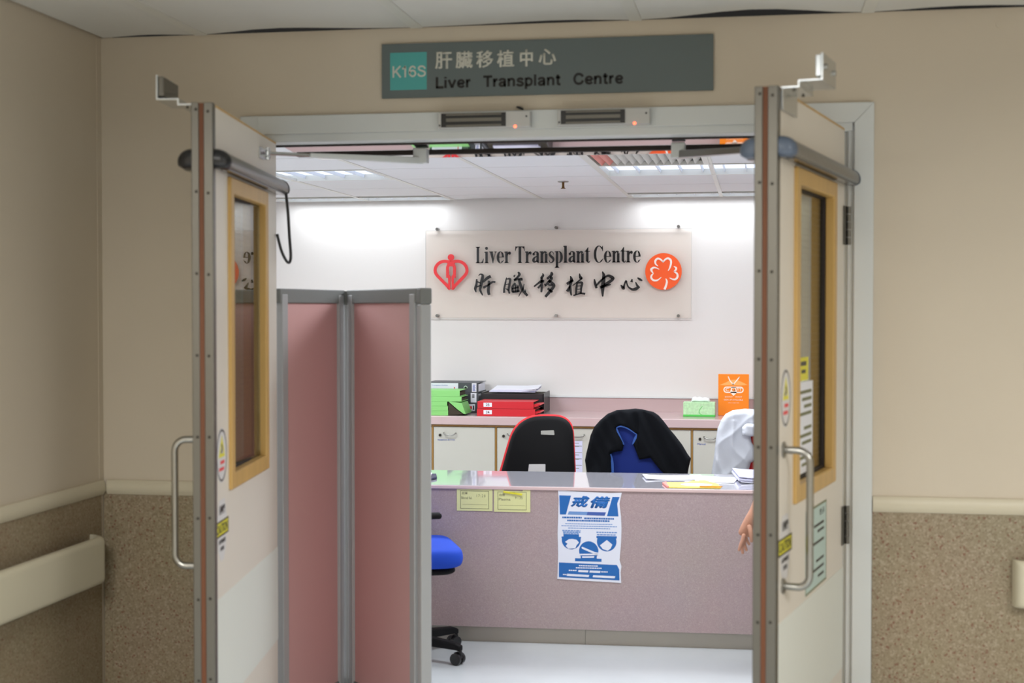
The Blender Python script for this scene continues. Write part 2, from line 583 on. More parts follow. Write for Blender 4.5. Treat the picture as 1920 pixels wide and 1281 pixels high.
def inflate(poly, front, back, step, wave=None, reach=0.05, bend=None):
    """a closed, puffed cloth body whose outline in xz is poly; +y is the far side"""
    N = len(poly)
    P = [Vector(p) for p in poly]
    # resample outline
    ol = []
    for i in range(N):
        a, c = P[i], P[(i + 1) % N]
        k = max(1, int((c - a).length / step))
        for j in range(k):
            ol.append(a.lerp(c, j / k))
    n0 = len(ol)
    ins = []
    xs = [p.x for p in P]
    ys = [p.y for p in P]
    j = 0
    y = min(ys)
    while y < max(ys):
        x = min(xs) + (step / 2 if j % 2 else 0)
        while x < max(xs):
            q = Vector((x, y))
            if inside(q, poly) and min(seg_dist(q, P[i], P[(i + 1) % N]) for i in range(N)) > step * 0.5:
                ins.append(q)
            x += step
        y += step * 0.87
        j += 1
    vs_ = ol + ins
    vv, ee, ff, _, _, _ = delaunay_2d_cdt(vs_, [(i, (i + 1) % n0) for i in range(n0)], [], 1, 1e-5)
    b = B()
    fr, bk = [], []
    for q in vv:
        d = min(seg_dist(q, P[i], P[(i + 1) % N]) for i in range(N))
        h = math.sqrt(max(0, 1 - (1 - min(d / reach, 1)) ** 2))
        w = wave(q.x, q.y) * min(1, d / (reach * 0.6)) if wave else 0
        by = bend(q.x, q.y) if bend else 0
        edge = d < 1e-4
        v1 = b.bm.verts.new((q.x, by - front * h - w, q.y))
        v2 = v1 if edge else b.bm.verts.new((q.x, by + back * h, q.y))
        fr.append(v1)
        bk.append(v2)
    for f in ff:
        try:
            b.bm.faces.new([fr[i] for i in f])
            if any(fr[i] is not bk[i] for i in f):
                b.bm.faces.new([bk[i] for i in f[::-1]])
        except ValueError:
            pass
    return b


# ------------------------------------------------------------------ room shell
WY = 5.03                        # corridor face of the door wall
XL = -2.416                      # corridor left wall
OX0, OX1 = -1.80, 0.31          # door opening
HEAD = 2.2
RAIL0, RAIL1 = 0.905, 0.958
XR = 3.6
YB = 9.70
IX0, IX1 = -3.9, 1.9

struct(B().box(-4.2, XR + .2, -2.2, 9.9, -0.1, 0).done('floor', 'floor'))

# corridor ceiling: slab above, long tiles between flat tee bars; the tiles sag up off the wall a little
ce = struct(B().box(XL - .1, XR + .1, -2.1, WY + .1, CORR + .055, CORR + .12).done('ceiling', 'dark'))
joints = [-2.416, -2.02, -1.21, -0.43, 0.355, 1.145, 1.935, 2.725, 3.6]
rows = [-2.0, -0.55, 0.65, 1.85, 3.05, 4.25, 5.028]
first_tile = {}
for i in range(len(joints) - 1):
    for j in range(len(rows) - 1):
        x0, x1, y0, y1 = joints[i] + .012, joints[i + 1] - .012, rows[j], rows[j + 1] - .003
        if any(x0 < t[1] and x1 > t[0] and y0 < t[3] and y1 > t[2] for t in CORRIDOR_LAMPS):
            y0b = y0
        b = B()
        last = j == len(rows) - 2
        n = 8
        amp = [0.003, 0.013, 0.010, 0.011, 0.008, 0.004, 0.004, 0.004][i] if last else 0.001
        top, bot = [], []
        for k in range(n + 1):
            t = k / n
            x = x0 + (x1 - x0) * t
            up = amp * math.sin(math.pi * t) ** 1.5 * (0.75 + 0.5 * math.sin(3 * t + i * 2))
            ye = y1 - (3.2 * up if last else 0)
            bot.append([(x, y0, CORR), (x, y0 + (y1 - y0) * .6, CORR + up * .2), (x, ye, CORR + up)])
        rings = [[r[0], r[1], r[2], (r[2][0], r[2][1], CORR + .03), (r[0][0], r[0][1], CORR + .03)] for r in bot]
        b.loft(rings, True)
        b.done('ceiling_tile', 'tile', ce, angle=30)
for x in joints[1:-1]:
    B().box(x - .022, x + .022, -2.0, WY - .004, CORR - .004, CORR + .02).done('tee_bar', 'tee', ce, bevel=0.002)
for y in rows[1:-1]:
    B().box(XL, XR, y - .012, y + .009, CORR - .002, CORR + .02).done('tee_bar', 'tee', ce)
for t in CORRIDOR_LAMPS:
    cl = thing('ceiling_light', 'recessed corridor ceiling light ' + ('near the right wall' if t[0] > 0 else 'close to the left wall'), 'ceiling light', ((t[0] + t[1]) / 2, (t[2] + t[3]) / 2, CORR - .01))
    hx, hy = (t[1] - t[0]) / 2, (t[3] - t[2]) / 2
    B().ring([(-hx, -hy), (hx, -hy), (hx, hy), (-hx, hy)], [(-hx + .03, -hy + .03), (hx - .03, -hy + .03), (hx - .03, hy - .03), (-hx + .03, hy - .03)], -.008, .006, 'xy').done('frame', 'tee', cl, bevel=.001)
    B().box(-hx + .03, hx - .03, -hy + .03, hy - .03, .002, .005).done('diffuser', 'lamp', cl)

# corridor walls
wl = struct(B().box(XL - .1, XL, -2.1, WY + .1, 0, CORR + .1).done('wall_left', 'wall'))
B().box(XL, XL + .006, -2.0, WY - .03, 0.0, RAIL0 + .01).done('wainscot_panel', 'granite', wl)
B().box(XL, XL + .0015, WY - .036, WY, 0.0, CORR - .002).done('corner_strip', 'wall', wl)
wr = struct(B().box(XR, XR + .1, -2.1, WY + .1, 0, CORR + .1).done('wall_right', 'wall'))
struct(B().box(XL - .1, XR + .1, -2.2, -2.1, 0, CORR + .1).done('wall_rear', 'wall'))
wf = B()
wf.box(XL - .1, OX0 - .03, WY, WY + .1, 0, CORR)
wf.box(OX1 + .03, XR + .1, WY, WY + .1, 0, CORR)
wf.box(OX0 - .03, OX1 + .03, WY, WY + .1, HEAD + .03, CORR)
wf = struct(wf.done('wall_front', 'wall'))
B().box(XL + .006, OX0 - .065, WY - .006, WY, 0, RAIL0 + .01).done('wainscot_panel', 'granite', wf)
B().box(OX1 + .07, XR, WY - .006, WY, 0, RAIL0 + .01).done('wainscot_panel', 'granite', wf)
B().cyl((.785, WY + .002, 2.545), (.785, WY - .003, 2.545), .013, 20).done('cover_disc', 'wall', wf)
B().box(XL + .005, XL + .036, WY - .008, WY - .006, 0, RAIL0).done('corner_strip', 'granite', wf)


def rail_profile():
    # (outwards, z)
    return [(0, RAIL0), (.010, RAIL0), (.017, RAIL0 + .010), (.019, RAIL0 + .024), (.016, RAIL1 - .010), (.009, RAIL1), (0, RAIL1)]


struct(B().prism([(XL + u, v) for u, v in rail_profile()], -2.0, WY - .02, 'xz').done('trim_1', 'rail_trim', angle=50))
struct(B().prism([(WY - u, v) for u, v in rail_profile()], XL + .02, OX0 - .066, 'yz').done('trim_2', 'rail_trim', angle=50))
struct(B().prism([(WY - u, v) for u, v in rail_profile()], OX1 + .071, XR, 'yz').done('trim_3', 'rail_trim', angle=50))

# door frame: casing, rebated jambs and head
tr = B()
CW = .068
cas = [(OX0 - .003, 0), (OX0 - .003, HEAD + .028), (OX1 + .003, HEAD + .028), (OX1 + .003, 0)]
tr = struct(B().box(OX0 - CW, OX0 + .0, WY - .018, WY, 0, HEAD + .028 + CW).done('trim_4', 'frame', bevel=.003))
B().prism([(OX0, HEAD + .028), (OX1 + .003, HEAD + .028), (OX1 + CW, HEAD + .028 + CW - .001), (OX0 - .002, HEAD + .028 + CW - .001)], WY - .018, WY).done('head_casing', 'frame', tr, bevel=.002)
B().prism([(OX1 + .003, 0), (OX1 + .003, HEAD + .027), (OX1 + CW, HEAD + .028 + CW - .001), (OX1 + CW, 0)], WY - .018, WY).done('side_casing', 'frame', tr, bevel=.002)
B().box(OX0 - .0, OX0 + .012, WY + .004, WY + .11, 0, HEAD + .02).done('jamb', 'frame', tr, bevel=.002)
B().box(OX1 - .016, OX1 + .02, WY + .004, WY + .11, 0, HEAD + .02).done('jamb', 'frame', tr, bevel=.002)
B().box(OX1 - .052, OX1 - .002, WY + .03, WY + .09, 0, HEAD).done('door_stop', 'frame', tr, bevel=.002)
B().box(OX0, OX1, WY - .006, WY + .11, HEAD, HEAD + .03).done('head_rail', 'frame', tr, bevel=.003)
B().box(OX0 + .018, OX1 - .016, WY + .085, WY + .10, HEAD - .006, HEAD).done('door_seal', 'rubber', tr)

# inner room walls
struct(B().box(IX0 - .1, IX1 + .1, YB, YB + .1, 0, CORR).done('wall_back', 'inner_wall'))
struct(B().box(IX0 - .1, IX0, WY + .1, YB, 0, CORR).done('wall_inner_left', 'inner_wall'))
struct(B().box(IX1, IX1 + .1, WY + .1, YB, 0, CORR).done('wall_inner_right', 'inner_wall'))
wi = B()
wi.box(IX0, OX0 - .02, WY + .1, WY + .13, 0, CORR)
wi.box(OX1 + .02, IX1, WY + .1, WY + .13, 0, CORR)
wi.box(OX0 - .02, OX1 + .02, WY + .1, WY + .13, CZ, CORR)
struct(wi.done('wall_inner_front', 'inner_wall'))

# inner ceiling
ci = struct(B().box(IX0, IX1, WY + .13, YB, CZ + .05, CZ + .1).done('ceiling', 'dark'))
GX = [-3.28 + .605 * k for k in range(-1, 9)]      # ... -2.07 -1.465 -0.86 -0.255
GX = [IX0] + [x for x in GX if x > IX0 + .1 and x < IX1 - .1] + [IX1]
GY = [WY + .13] + [7.49 + .605 * k for k in range(-3, 4)] + [YB - .012]
VENT = (-0.86, -0.255, 6.885, 7.49)
for i in range(len(GX) - 1):
    for j in range(len(GY) - 1):
        x0, x1, y0, y1 = GX[i], GX[i + 1], GY[j], GY[j + 1]
        mx_, my_ = (x0 + x1) / 2, (y0 + y1) / 2
        if any(t[0] < mx_ < t[1] and t[2] - .1 < my_ < t[3] + .1 for t in TROFFERS) or (VENT[0] < mx_ < VENT[1] and VENT[2] < my_ < VENT[3]) or (5.7 < my_ < 6.27 and (-.86 < mx_ < .35 or -3.28 < mx_ < -2.07)):
            continue
        b = B()
        amp = .006 if j == len(GY) - 2 else 0
        rings = []
        for k in range(7):
            t = k / 6
            x = x0 + .004 + (x1 - x0 - .008) * t
            u = amp * math.sin(math.pi * t) * (1 if i % 2 else .3)
            rings.append([(x, y0 + .005, CZ), (x, y1 - .005 - 4 * u, CZ + u), (x, y1 - .005 - 4 * u, CZ + .02), (x, y0 + .005, CZ + .02)])
        b.loft(rings, True)
        b.done('ceiling_tile', 'inner_tile', ci, angle=30)
for x in GX[1:-1]:
    B().box(x - .012, x + .012, WY + .13, YB, CZ - .003, CZ + .012).done('tee_bar', 'tee', ci)


def troffer(x0, x1, y0, y1, label):
    t = thing('ceiling_light', label, 'ceiling light', ((x0 + x1) / 2, (y0 + y1) / 2, CZ), 0, None)
    hx, hy = (x1 - x0) / 2, (y1 - y0) / 2
    B().ring([(-hx, -hy), (hx, -hy), (hx, hy), (-hx, hy)], [(-hx + .02, -hy + .02), (hx - .02, -hy + .02), (hx - .02, hy - .02), (-hx + .02, hy - .02)], -.004, .037, 'xy').done('frame', 'tee', t)
    B().box(-hx + .02, hx - .02, -hy + .02, hy - .02, .03, .036).done('reflector', 'lamp', t)
    n = int((x1 - x0) / .11)
    me = None
    for k in range(n):
        x = -hx + .07 + k * (2 * hx - .14) / (n - 1)
        if me is None:
            me = B().prism([(-.006, .0295), (.006, .0295), (.002, .010), (-.002, .010)], -hy + .021, hy - .021).mesh('louvre_blade', 'louvre', 0)
        link('louvre_blade', me, t, (x, 0, 0))
    return t


troffer(*TROFFERS[0], 'wide louvred ceiling light above the pink screen, left of the doorway view')
troffer(*TROFFERS[1], 'wide louvred ceiling light by the air vent at right')
troffer(*TROFFERS[2], 'narrow louvred ceiling light against the back wall, left one')
troffer(*TROFFERS[3], 'narrow louvred ceiling light against the back wall, right one')
troffer(-0.855, 0.345, 5.68, 6.27, 'louvred ceiling light just inside the doorway, above the desk front')
troffer(-3.27, -2.07, 5.68, 6.27, 'louvred ceiling light just inside the doorway, left of the screen')

# air vent with vanes beside the right light
av = thing('air_vent', 'square ceiling air vent with slanted vanes in front of the right light', 'vent', ((VENT[0] + VENT[1]) / 2, (VENT[2] + VENT[3]) / 2, CZ))
h = .3
B().ring([(-h, -h), (h, -h), (h, h), (-h, h)], [(-h + .03, -h + .03), (h - .03, -h + .03), (h - .03, h - .03), (-h + .03, h - .03)], -.006, .015, 'xy').done('frame', 'tee', av, bevel=.001)
B().box(-h + .03, h - .03, -h + .03, h - .03, .03, .034).done('backing', 'bar', av)
for k in range(13):
    x = -h + .06 + k * .04
    o = B().prism([(-.014, -.002), (-.012, -.004), (.014, .024), (.012, .026)], -h + .031, h - .031).done('slat', 'tee' if k > 1 else 'red_pale', av, (x, 0, 0)) if k > 1 else B().prism([(-.016, -.003), (-.012, -.005), (.014, .024), (.010, .026)], -h + .031, h - .031).done('slat', mat('pale red slat', (236, 140, 128), .5), av, (x, 0, 0))
    if k < 2:  # leftmost pair of slats coloured pale red, the others white
        o['label'] = 'pale red vane at the left end of the vent'

sp = thing('sprinkler_head', 'small sprinkler head hanging from the inner ceiling', 'sprinkler', (-1.14, 8.39, CZ))
B().tube([(0, 0, 0), (0, 0, -.006)], [.034, .03], 16).done('escutcheon', 'satin', sp)
B().tube([(0, 0, -.006), (0, 0, -.024), (0, 0, -.04)], [.008, .007, .009], 10).done('body', 'brass', sp)
B().cyl((0, 0, -.04), (0, 0, -.043), .014, 14).done('deflector', 'brass', sp)

# ------------------------------------------------------------------ doors


def rect(x0, x1, z0, z1):
    return [(x0, z0), (x1, z0), (x1, z1), (x0, z1)]


TH = .06


def leaf(name, A, Bp, label, vis_corridor):
    """local x: hinge -> free edge, y=0: the face the camera sees, body at y<0"""
    d = Vector((Bp[0] - A[0], Bp[1] - A[1]))
    Lw = d.length
    r = bpy.data.objects.new(name, None)
    COL.objects.link(r)
    r.location = (A[0], A[1], 0)
    rz = math.atan2(d.y, d.x)
    r.rotation_euler = (0, 0, rz)
    r['label'] = label
    struct(r)
    X0, X1 = (.03 if vis_corridor else .008), Lw - .006
    wx0, wx1, wz0, wz1 = .245, .775, 1.075, 1.965
    # laminated leaf with the window opening
    B().ring(rect(X0, X1, .01, HEAD - .008), rect(wx0, wx1, wz0, wz1), -TH + .002, 0, 'xz').done('leaf_panel', 'laminate', r)
    B().box(X0, X1 - .02, -TH + .001, -.001, HEAD - .008, HEAD).done('top_lipping', 'gold_wood', r)
    B().box(X0 - .004, X0, -TH + .001, -.001, .01, HEAD).done('hinge_lipping', 'gold_wood', r)
    # free edge: two metal guards wrapping the corners with a brown core between
    g1 = B().box(X1 - .03, X1 + .004, -.0255, .0022, .008, HEAD + .001).done('edge_guard', 'steel', r, bevel=.002)
    g2 = B().box(X1 - .03, X1 + .004, -TH - .0022, -.0395, .008, HEAD + .001).done('edge_guard', 'steel', r, bevel=.002)
    B().box(X1 - .01, X1 + .001, -.0395, -.0255, .008, HEAD).done('edge_core', 'brown_wood', r)
    sm = B().tube([(0, 0, 0), (.0015, 0, 0)], [.0045, .003], 10).mesh('screw', 'screw')
    for k in range(9):
        link('screw', sm, g1, (X1 + .004, -.0125, 2.175 - .239 * k))
        link('screw', sm, g2, (X1 + .004, -.0475, 2.181 - .2405 * k))
    # window: deep golden frame, gasket, wired glass
    fo = rect(.208, .812, 1.037, 2.003)
    fi = rect(.256, .764, 1.087, 1.953)
    wfz = B()
    wfz.ring(fo, fi, -.02, .011)
    wfz.ring(fo, fi, -TH - .011, -.04)
    wfz = wfz.done('window_frame', 'gold_wood', r, bevel=.004)
    B().ring(rect(.252, .768, 1.083, 1.957), rect(.262, .758, 1.093, 1.947), -.041, -.019).done('gasket', 'rubber', wfz)
    gl = B().box(-.254, .254, -.003, .003, 1.087, 1.953).done('glass_pane', 'glass', wfz, (.51, -.03, 0), 0 if vis_corridor else R(-3.35))
    w = B()
    z = 1.10
    while z < 1.95:
        w.box(.262, .758, -.0304, -.0298, z - .0004, z + .0004)
        z += .019
    x = .27
    while x < .755:
        w.box(x - .0004, x + .0004, -.0304, -.0298, 1.093, 1.947)
        x += .019
    wm = w.done('wire_mesh', 'wire', wfz, angle=0)
    wm['kind'] = 'stuff'
    # pale bumper plates on both faces
    B().box(X0 + .002, X1 - .031, 0, .0018, .39, .728).done('bumper_plate', 'plate', r)
    B().box(X0 + .002, X1 - .031, -TH, -TH + .002, .39, .728).done('bumper_plate', 'plate', r)
    # safety sensor bars on both faces
    for sgn in (1, -1):
        prof = []
        y0 = 0 if sgn > 0 else -TH
        for k in range(9):
            a = R(-20 + 110 * k / 8)
            prof.append((y0 + sgn * .046 * max(0.0, math.cos(a)) ** .8, 2.018 + .048 * (math.sin(a) + .342) / 1.342))
        prof = [(y0, 2.012), (y0 + sgn * .03, 2.010)] + prof + [(y0, 2.066)]
        bar = B().prism(prof, .0, Lw - .045, 'yz').done('sensor_bar', 'bar', r, angle=40)
        B().box(.02, Lw - .06, min(y0 + sgn * .012, y0 + sgn * .036), max(y0 + sgn * .012, y0 + sgn * .036), 2.008, 2.0125).done('sensor_window', 'bar_dark', bar)
        capm = 'cap_blue' if vis_corridor else 'cap_black'
        for xa, xb in ((Lw - .046, Lw - .006), (.001, -.012)):
            cy = y0 + sgn * .02
            rings = []
            for t, k in ((0, 1.06), (.55, 1.04), (.85, .86), (1, .5)):
                rings.append([(xa + (xb - xa) * t, y0 + (p[0] - y0) * k, 2.038 + (p[1] - 2.038) * k) for p in prof])
            B().loft(rings).done('end_cap', capm, bar, angle=60)
    # pull handle on the corridor face
    s = 1 if vis_corridor else -1
    y0 = 0 if vis_corridor else -TH
    hx = .94
    path = [(hx, y0, 1.205)]
    for k in range(7):
        a = R(90 * k / 6)
        path.append((hx, y0 + s * (.041 + .034 * math.sin(a)), 1.205 - .034 * (1 - math.cos(a))))
    for k in range(7):
        a = R(90 - 90 * k / 6)
        path.append((hx, y0 + s * (.041 + .034 * math.sin(a)), .825 + .034 * (1 - math.cos(a))))
    path.append((hx, y0, .825))
    hd = B().tube(path, .0105, 12).done('pull_handle', 'satin', r, angle=60)
    for zz in (1.205, .825):
        B().tube([(hx, y0, zz), (hx, y0 + s * .005, zz), (hx, y0 + s * .009, zz)], [.022, .022, .014], 16).done('handle_rose', 'satin', hd)
    # maglock armature bracket on the corridor face, standing over the top edge
    t = .005
    pr = [(0, 2.14), (0, 2.203), (.045, 2.203), (.045, 2.219), (.108, 2.219), (.108, 2.288), (.108 + t, 2.288), (.108 + t, 2.219 - t), (.045 + t, 2.219 - t), (.045 + t, 2.203 - t), (t, 2.203 - t), (t, 2.14)]
    br = B().prism([(y0 + s * (u + .0025), v) for u, v in pr], X1 - .22, X1 - .035, 'yz').done('lock_bracket', 'zinc', r, bevel=.0008, angle=20)
    B().box(X1 - .215, X1 - .04, min(y0 + s * .094, y0 + s * .110), max(y0 + s * .094, y0 + s * .110), 2.226, 2.284).done('armature_plate', 'steel' if not vis_corridor else 'zinc', br, bevel=.002)
    for q in (X1 - .19, X1 - .07):
        B().tube([(q, y0 + s * .1125, 2.255), (q, y0 + s * .122, 2.255)], [.009, .007], 12).done('bolt', 'satin', br)
        B().tube([(q, y0 + s * .03, 2.197), (q, y0 + s * .03, 2.194)], [.005, .004], 10).done('bolt', 'screw', br)
    # butt hinges at the corridor corner of the hinge edge
    for zz in (1.875, .868, .25):
        hg = B()
        for k in range(5):
            hg.cyl((0.012, y0 + s * .012, zz - .065 + .026 * k + .001), (0.012, y0 + s * .012, zz - .065 + .026 * (k + 1) - .001), .0075, 12)
        hg.box(.012, .055, min(y0 + s * .002, y0 + s * .005), max(y0 + s * .002, y0 + s * .005), zz - .065, zz + .065)
        hg.done('hinge', 'steel', r)
    # stickers near the free edge of the visible face
    def stick(cz, sx, sz, cx, mats):
        st = B().prism(circle(cx, cz, sx, sz, 28), .0005, .0013).done('warning_sticker', mats, r)
        return st
    cx = .915
    st = stick(1.155 if not vis_corridor else 1.348, .072 if not vis_corridor else .062, .083, cx, 'sticker_white')
    cz = 1.155 if not vis_corridor else 1.348
    k = 1 if not vis_corridor else .88
    B().ring(circle(cx, cz, .068 * k, .079, 28), circle(cx, cz, .062 * k, .073, 28), .0013, .0017).done('sticker_outline', 'ink', st)
    tri = B()
    tri.ring([(cx - .042 * k, cz - .005), (cx + .042 * k, cz - .005), (cx, cz + .06)], [(cx - .022 * k, cz + .006), (cx + .022 * k, cz + .006), (cx, cz + .04)], .0013, .0018)
    tri.done('warning_triangle', 'sticker_yellow', st)
    B().strip([(cx + .004, cz + .034), (cx - .006, cz + .02), (cx + .012, cz + .008)], [.007, .011, .006], .0013, .002, smooth=3).done('pictogram', 'ink', st)
    b = B()
    for q, (u0, u1) in enumerate(((-.035, .02), (-.03, .036))):
        b.box(cx + u0 * k, cx + u1 * k, .0013, .0018, cz - .026 - .02 * q, cz - .016 - .02 * q)
    b.done('red_print', 'red_txt', st)
    # automatic door sticker: the writing runs mirrored in local x, so it is written right to left here
    st = B().prism([(cx + .062, .935), (cx + .062, .97), (cx + .035, 1.022), (cx - .035, 1.022), (cx - .062, .97), (cx - .062, .935), (cx - .05, .87), (cx - .02, .838), (cx + .02, .838), (cx + .05, .87)], .0005, .0012).done('warning_sticker', 'sticker_white', r)
    B().box(cx - .085, cx + .085, .0012, .0017, .912, .960).done('yellow_band', 'sticker_yellow', st)
    B().ring(rect(cx - .085, cx + .085, .912, .960), rect(cx - .080, cx + .080, .917, .955), .0017, .0021).done('band_outline', 'ink', st)

    def flip_text(body, x0, x1, z0, z1, m, nm, off=.01):
        bb = B()
        text_into(bb, body, -x1, -x0, z0, z1, -.0021, .0004, offset=off)
        bmesh.ops.rotate(bb.bm, verts=bb.bm.verts[:], cent=(0, 0, 0), matrix=Matrix.Rotation(math.pi, 3, 'Z'))
        bb.done(nm, m, st, angle=0)
    flip_text('CAUTION', cx - .072, cx + .072, .922, .950, 'ink', 'caution_print', .02)
    flip_text('自動門', cx - .036, cx + .036, .978, 1.006, 'ink', 'chinese_print')
    flip_text('AUTOMATIC', cx - .045, cx + .045, .890, .903, 'ink', 'lower_print')
    flip_text('DOOR', cx - .024, cx + .024, .868, .881, 'ink', 'lower_print')
    return r, Lw


dl, LwL = leaf('door_1', (-1.733, 5.021), (-1.582, 4.014), 'left door leaf swung open into the corridor, cream with wired glass window', False)
dr, LwR = leaf('door_2', (.284, 4.973), (.043, 3.966), 'right door leaf swung open, pull handle facing the corridor', True)

# left leaf: shoe of the door operator and the sensor's loop of black cable
sh = B().box(.235, .32, 0, .004, 2.112, 2.15).done('arm_shoe', 'zinc', dl, bevel=.001)
b = B()
b.box(.26, .31, .004, .03, 2.118, 2.123)
b.box(.26, .31, .004, .03, 2.139, 2.144)
b.cyl((.282, .022, 2.108), (.282, .022, 2.150), .008, 12)
b.done('pivot_fork', 'zinc', sh, bevel=.001)
cpts = [(.012, .036, 2.02), (.005, .042, 1.95), (-.002, .046, 1.86), (-.006, .05, 1.79), (.0, .046, 1.765), (.012, .036, 1.772), (.022, .020, 1.81), (.03, .004, 1.88)]
sm_ = []
for i in range(len(cpts) - 1):
    for k in range(4):
        t = k / 4
        p0, p1, p2, p3 = (Vector(cpts[max(i - 1, 0)]), Vector(cpts[i]), Vector(cpts[i + 1]), Vector(cpts[min(i + 2, len(cpts) - 1)]))
        sm_.append(0.5 * ((2 * p1) + (p2 - p0) * t + (2 * p0 - 5 * p1 + 4 * p2 - p3) * t * t + (3 * p1 - p0 - 3 * p2 + p3) * t ** 3))
B().tube(sm_, .0055, 8).done('sensor_cable', 'cap_black', dl, angle=60)

# sheets taped to the right leaf
def on_leaf(o):
    o.location = dr.location
    o.rotation_euler = dr.rotation_euler
    return o


def leaf_text(bb, body, x0, x1, z0, z1, y):
    b2 = B()
    text_into(b2, body, -x1, -x0, z0, z1, -y - .0004, .0004, offset=.005)
    bmesh.ops.rotate(b2.bm, verts=b2.bm.verts[:], cent=(0, 0, 0), matrix=Matrix.Rotation(math.pi, 3, 'Z'))
    tmp = b2.mesh('tmp', 'ink', 0)
    bb.add_mesh(tmp)
    bpy.data.meshes.remove(tmp)


nt_ = on_leaf(thing('paper_notice', 'pale blue-green paper notice taped below the right door window', 'notice'))
B().box(.318, .635, .0005, .0011, .738, .992).done('sheet', 'notice_blue', nt_)
B().ring(rect(.318, .635, .738, .992), rect(.324, .629, .744, .986), .0011, .0014).done('sheet_border', 'grey_txt', nt_)
b = B()
leaf_text(b, '告示', .35, .43, .955, .975, .0012)
for k, (q, w_) in enumerate(((.925, .15), (.905, .10), (.872, .17), (.815, .12), (.79, .16), (.765, .09))):
    b.box(.36, .36 + w_, .0011, .0014, q, q + .008)
b.done('print', 'ink', nt_, angle=0)
pw = on_leaf(thing('paper_notice', 'white printed sheet taped inside the right door window', 'notice'))
B().box(.43, .752, -.0222, -.0216, 1.10, 1.375).done('sheet', 'paper', pw)
b = B()
for k in range(11):
    if k in (4, 8):
        continue
    b.box(.45, .62 - .03 * (k % 3), -.0216, -.0212, 1.34 - .022 * k, 1.35 - .022 * k)
b.done('print', 'grey_txt', pw, angle=0)
py = on_leaf(thing('caution_label', 'small yellow label on the right door window, above the white sheet', 'label'))
B().box(.50, .66, -.0222, -.0216, 1.380, 1.450).done('sheet', 'sticker_yellow', py)
b = B()
b.box(.53, .61, -.0216, -.0212, 1.425, 1.438)
b.box(.54, .60, -.0216, -.0212, 1.402, 1.413)
b.done('print', 'ink', py, angle=0)

# ------------------------------------------------------------------ door operator above the opening, room side
op = thing('door_operator', 'polished aluminium door operator under the door head, with two arms', 'door operator', (0, 0, 0))
B().box(OX0 + .05, OX1 - .06, 5.15, 5.62, HEAD + .012, CZ - .006).done('housing', 'satin', op)
B().prism([(5.145, 2.199), (5.30, 2.187), (5.30, 2.192), (5.145, 2.204)], OX0 + .05, OX1 - .06, 'yz').done('cover_plate', 'mirror', op)
B().box(OX0 + .05, OX1 - .06, 5.304, 5.335, 2.178, 2.2105).done('dark_joint', 'rubber', op)
B().box(OX0 + .05, OX1 - .06, 5.337, 5.62, 2.198, 2.2105).done('cover_plate', 'mirror', op)
bk = B().box(-1.265, -1.215, 5.19, 5.24, 2.135, 2.19).done('pivot_block', 'frame', op, bevel=.003)
P0 = Vector((-1.692 + .022 * .989, 4.747 + .022 * .148, 2.131))
P1 = Vector((-1.240, 5.215, 2.145))
Pm = P0.lerp(P1, .30)
B().tube([P0, Pm], [.0065, .0065], 10).done('push_rod', 'zinc', op)


def bar_between(a, c, wa, wc, ha, hc):
    d_ = (c - a).normalized()
    sd = Vector((-d_.y, d_.x, 0)).normalized()
    rings = []
    for p, w_, h_ in ((a, wa, ha), (c, wc, hc)):
        rings.append([p + sd * (su * w_ / 2) + Vector((0, 0, sv * h_ / 2)) for su, sv in ((-1, -1), (1, -1), (1, 1), (-1, 1))])
    return B().loft(rings)


bar_between(Pm - (P1 - P0).normalized() * .03, P1, .03, .034, .014, .026).done('arm', 'frame', op, bevel=.003)
B().box(-.315, -.265, 5.17, 5.22, 2.135, 2.19).done('pivot_block', 'frame', op, bevel=.003)
Q1 = Vector((-.29, 5.195, 2.148))
Q0 = Vector((.17, 4.80, 2.128))
bar_between(Q0, Q1, .022, .034, .016, .028).done('arm', 'satin', op, bevel=.003)

# magnetic locks on the door head
for i, (x0, x1, z0, z1, lb) in enumerate(((-1.121, -.793, 2.232, 2.287, 'left electromagnetic lock with red light on the door head'), (-.696, -.376, 2.234, 2.288, 'right electromagnetic lock with red light on the door head'))):
    ml = thing('magnetic_lock', lb, 'lock', ((x0 + x1) / 2, WY - .018, z0))
    hw = (x1 - x0) / 2
    hh = z1 - z0
    B().box(-hw, hw, -.04, 0, 0, hh).done('housing', 'white_box', ml, bevel=.002)
    a, c = -hw + .012, hw - .085
    B().box(a, c, -.0425, -.038, .003, hh - .004).done('magnet_face', 'cap_black', ml)
    for zc, hgt in ((hh * .5, .012), (hh - .009, .006), (.0075, .006)):
        B().box(a + .018, c - .016, -.0445, -.042, zc - hgt / 2, zc + hgt / 2).done('pole_strip', 'steel', ml)
    for sx, sz in ((-hw + .006, .01), (hw - .012, hh * .65)):
        B().cyl((sx, -.0395, sz), (sx, -.0415, sz), .0035, 10).done('screw', 'cap_black', ml)
    B().ell((hw - .052, -.040, .001), (.005, .004, .005), 12, 8).done('status_light', 'led', ml)
ck = tag(B().tube([(-.012, -.004, .006), (0, -.01, .002), (.012, -.008, -.004)], [.003, .005, .003], 8).done('cable_clip', 'cap_black', None, (-.836, WY - .002, 2.302)), 'tiny black cable clip on the wall above the left lock', 'clip')

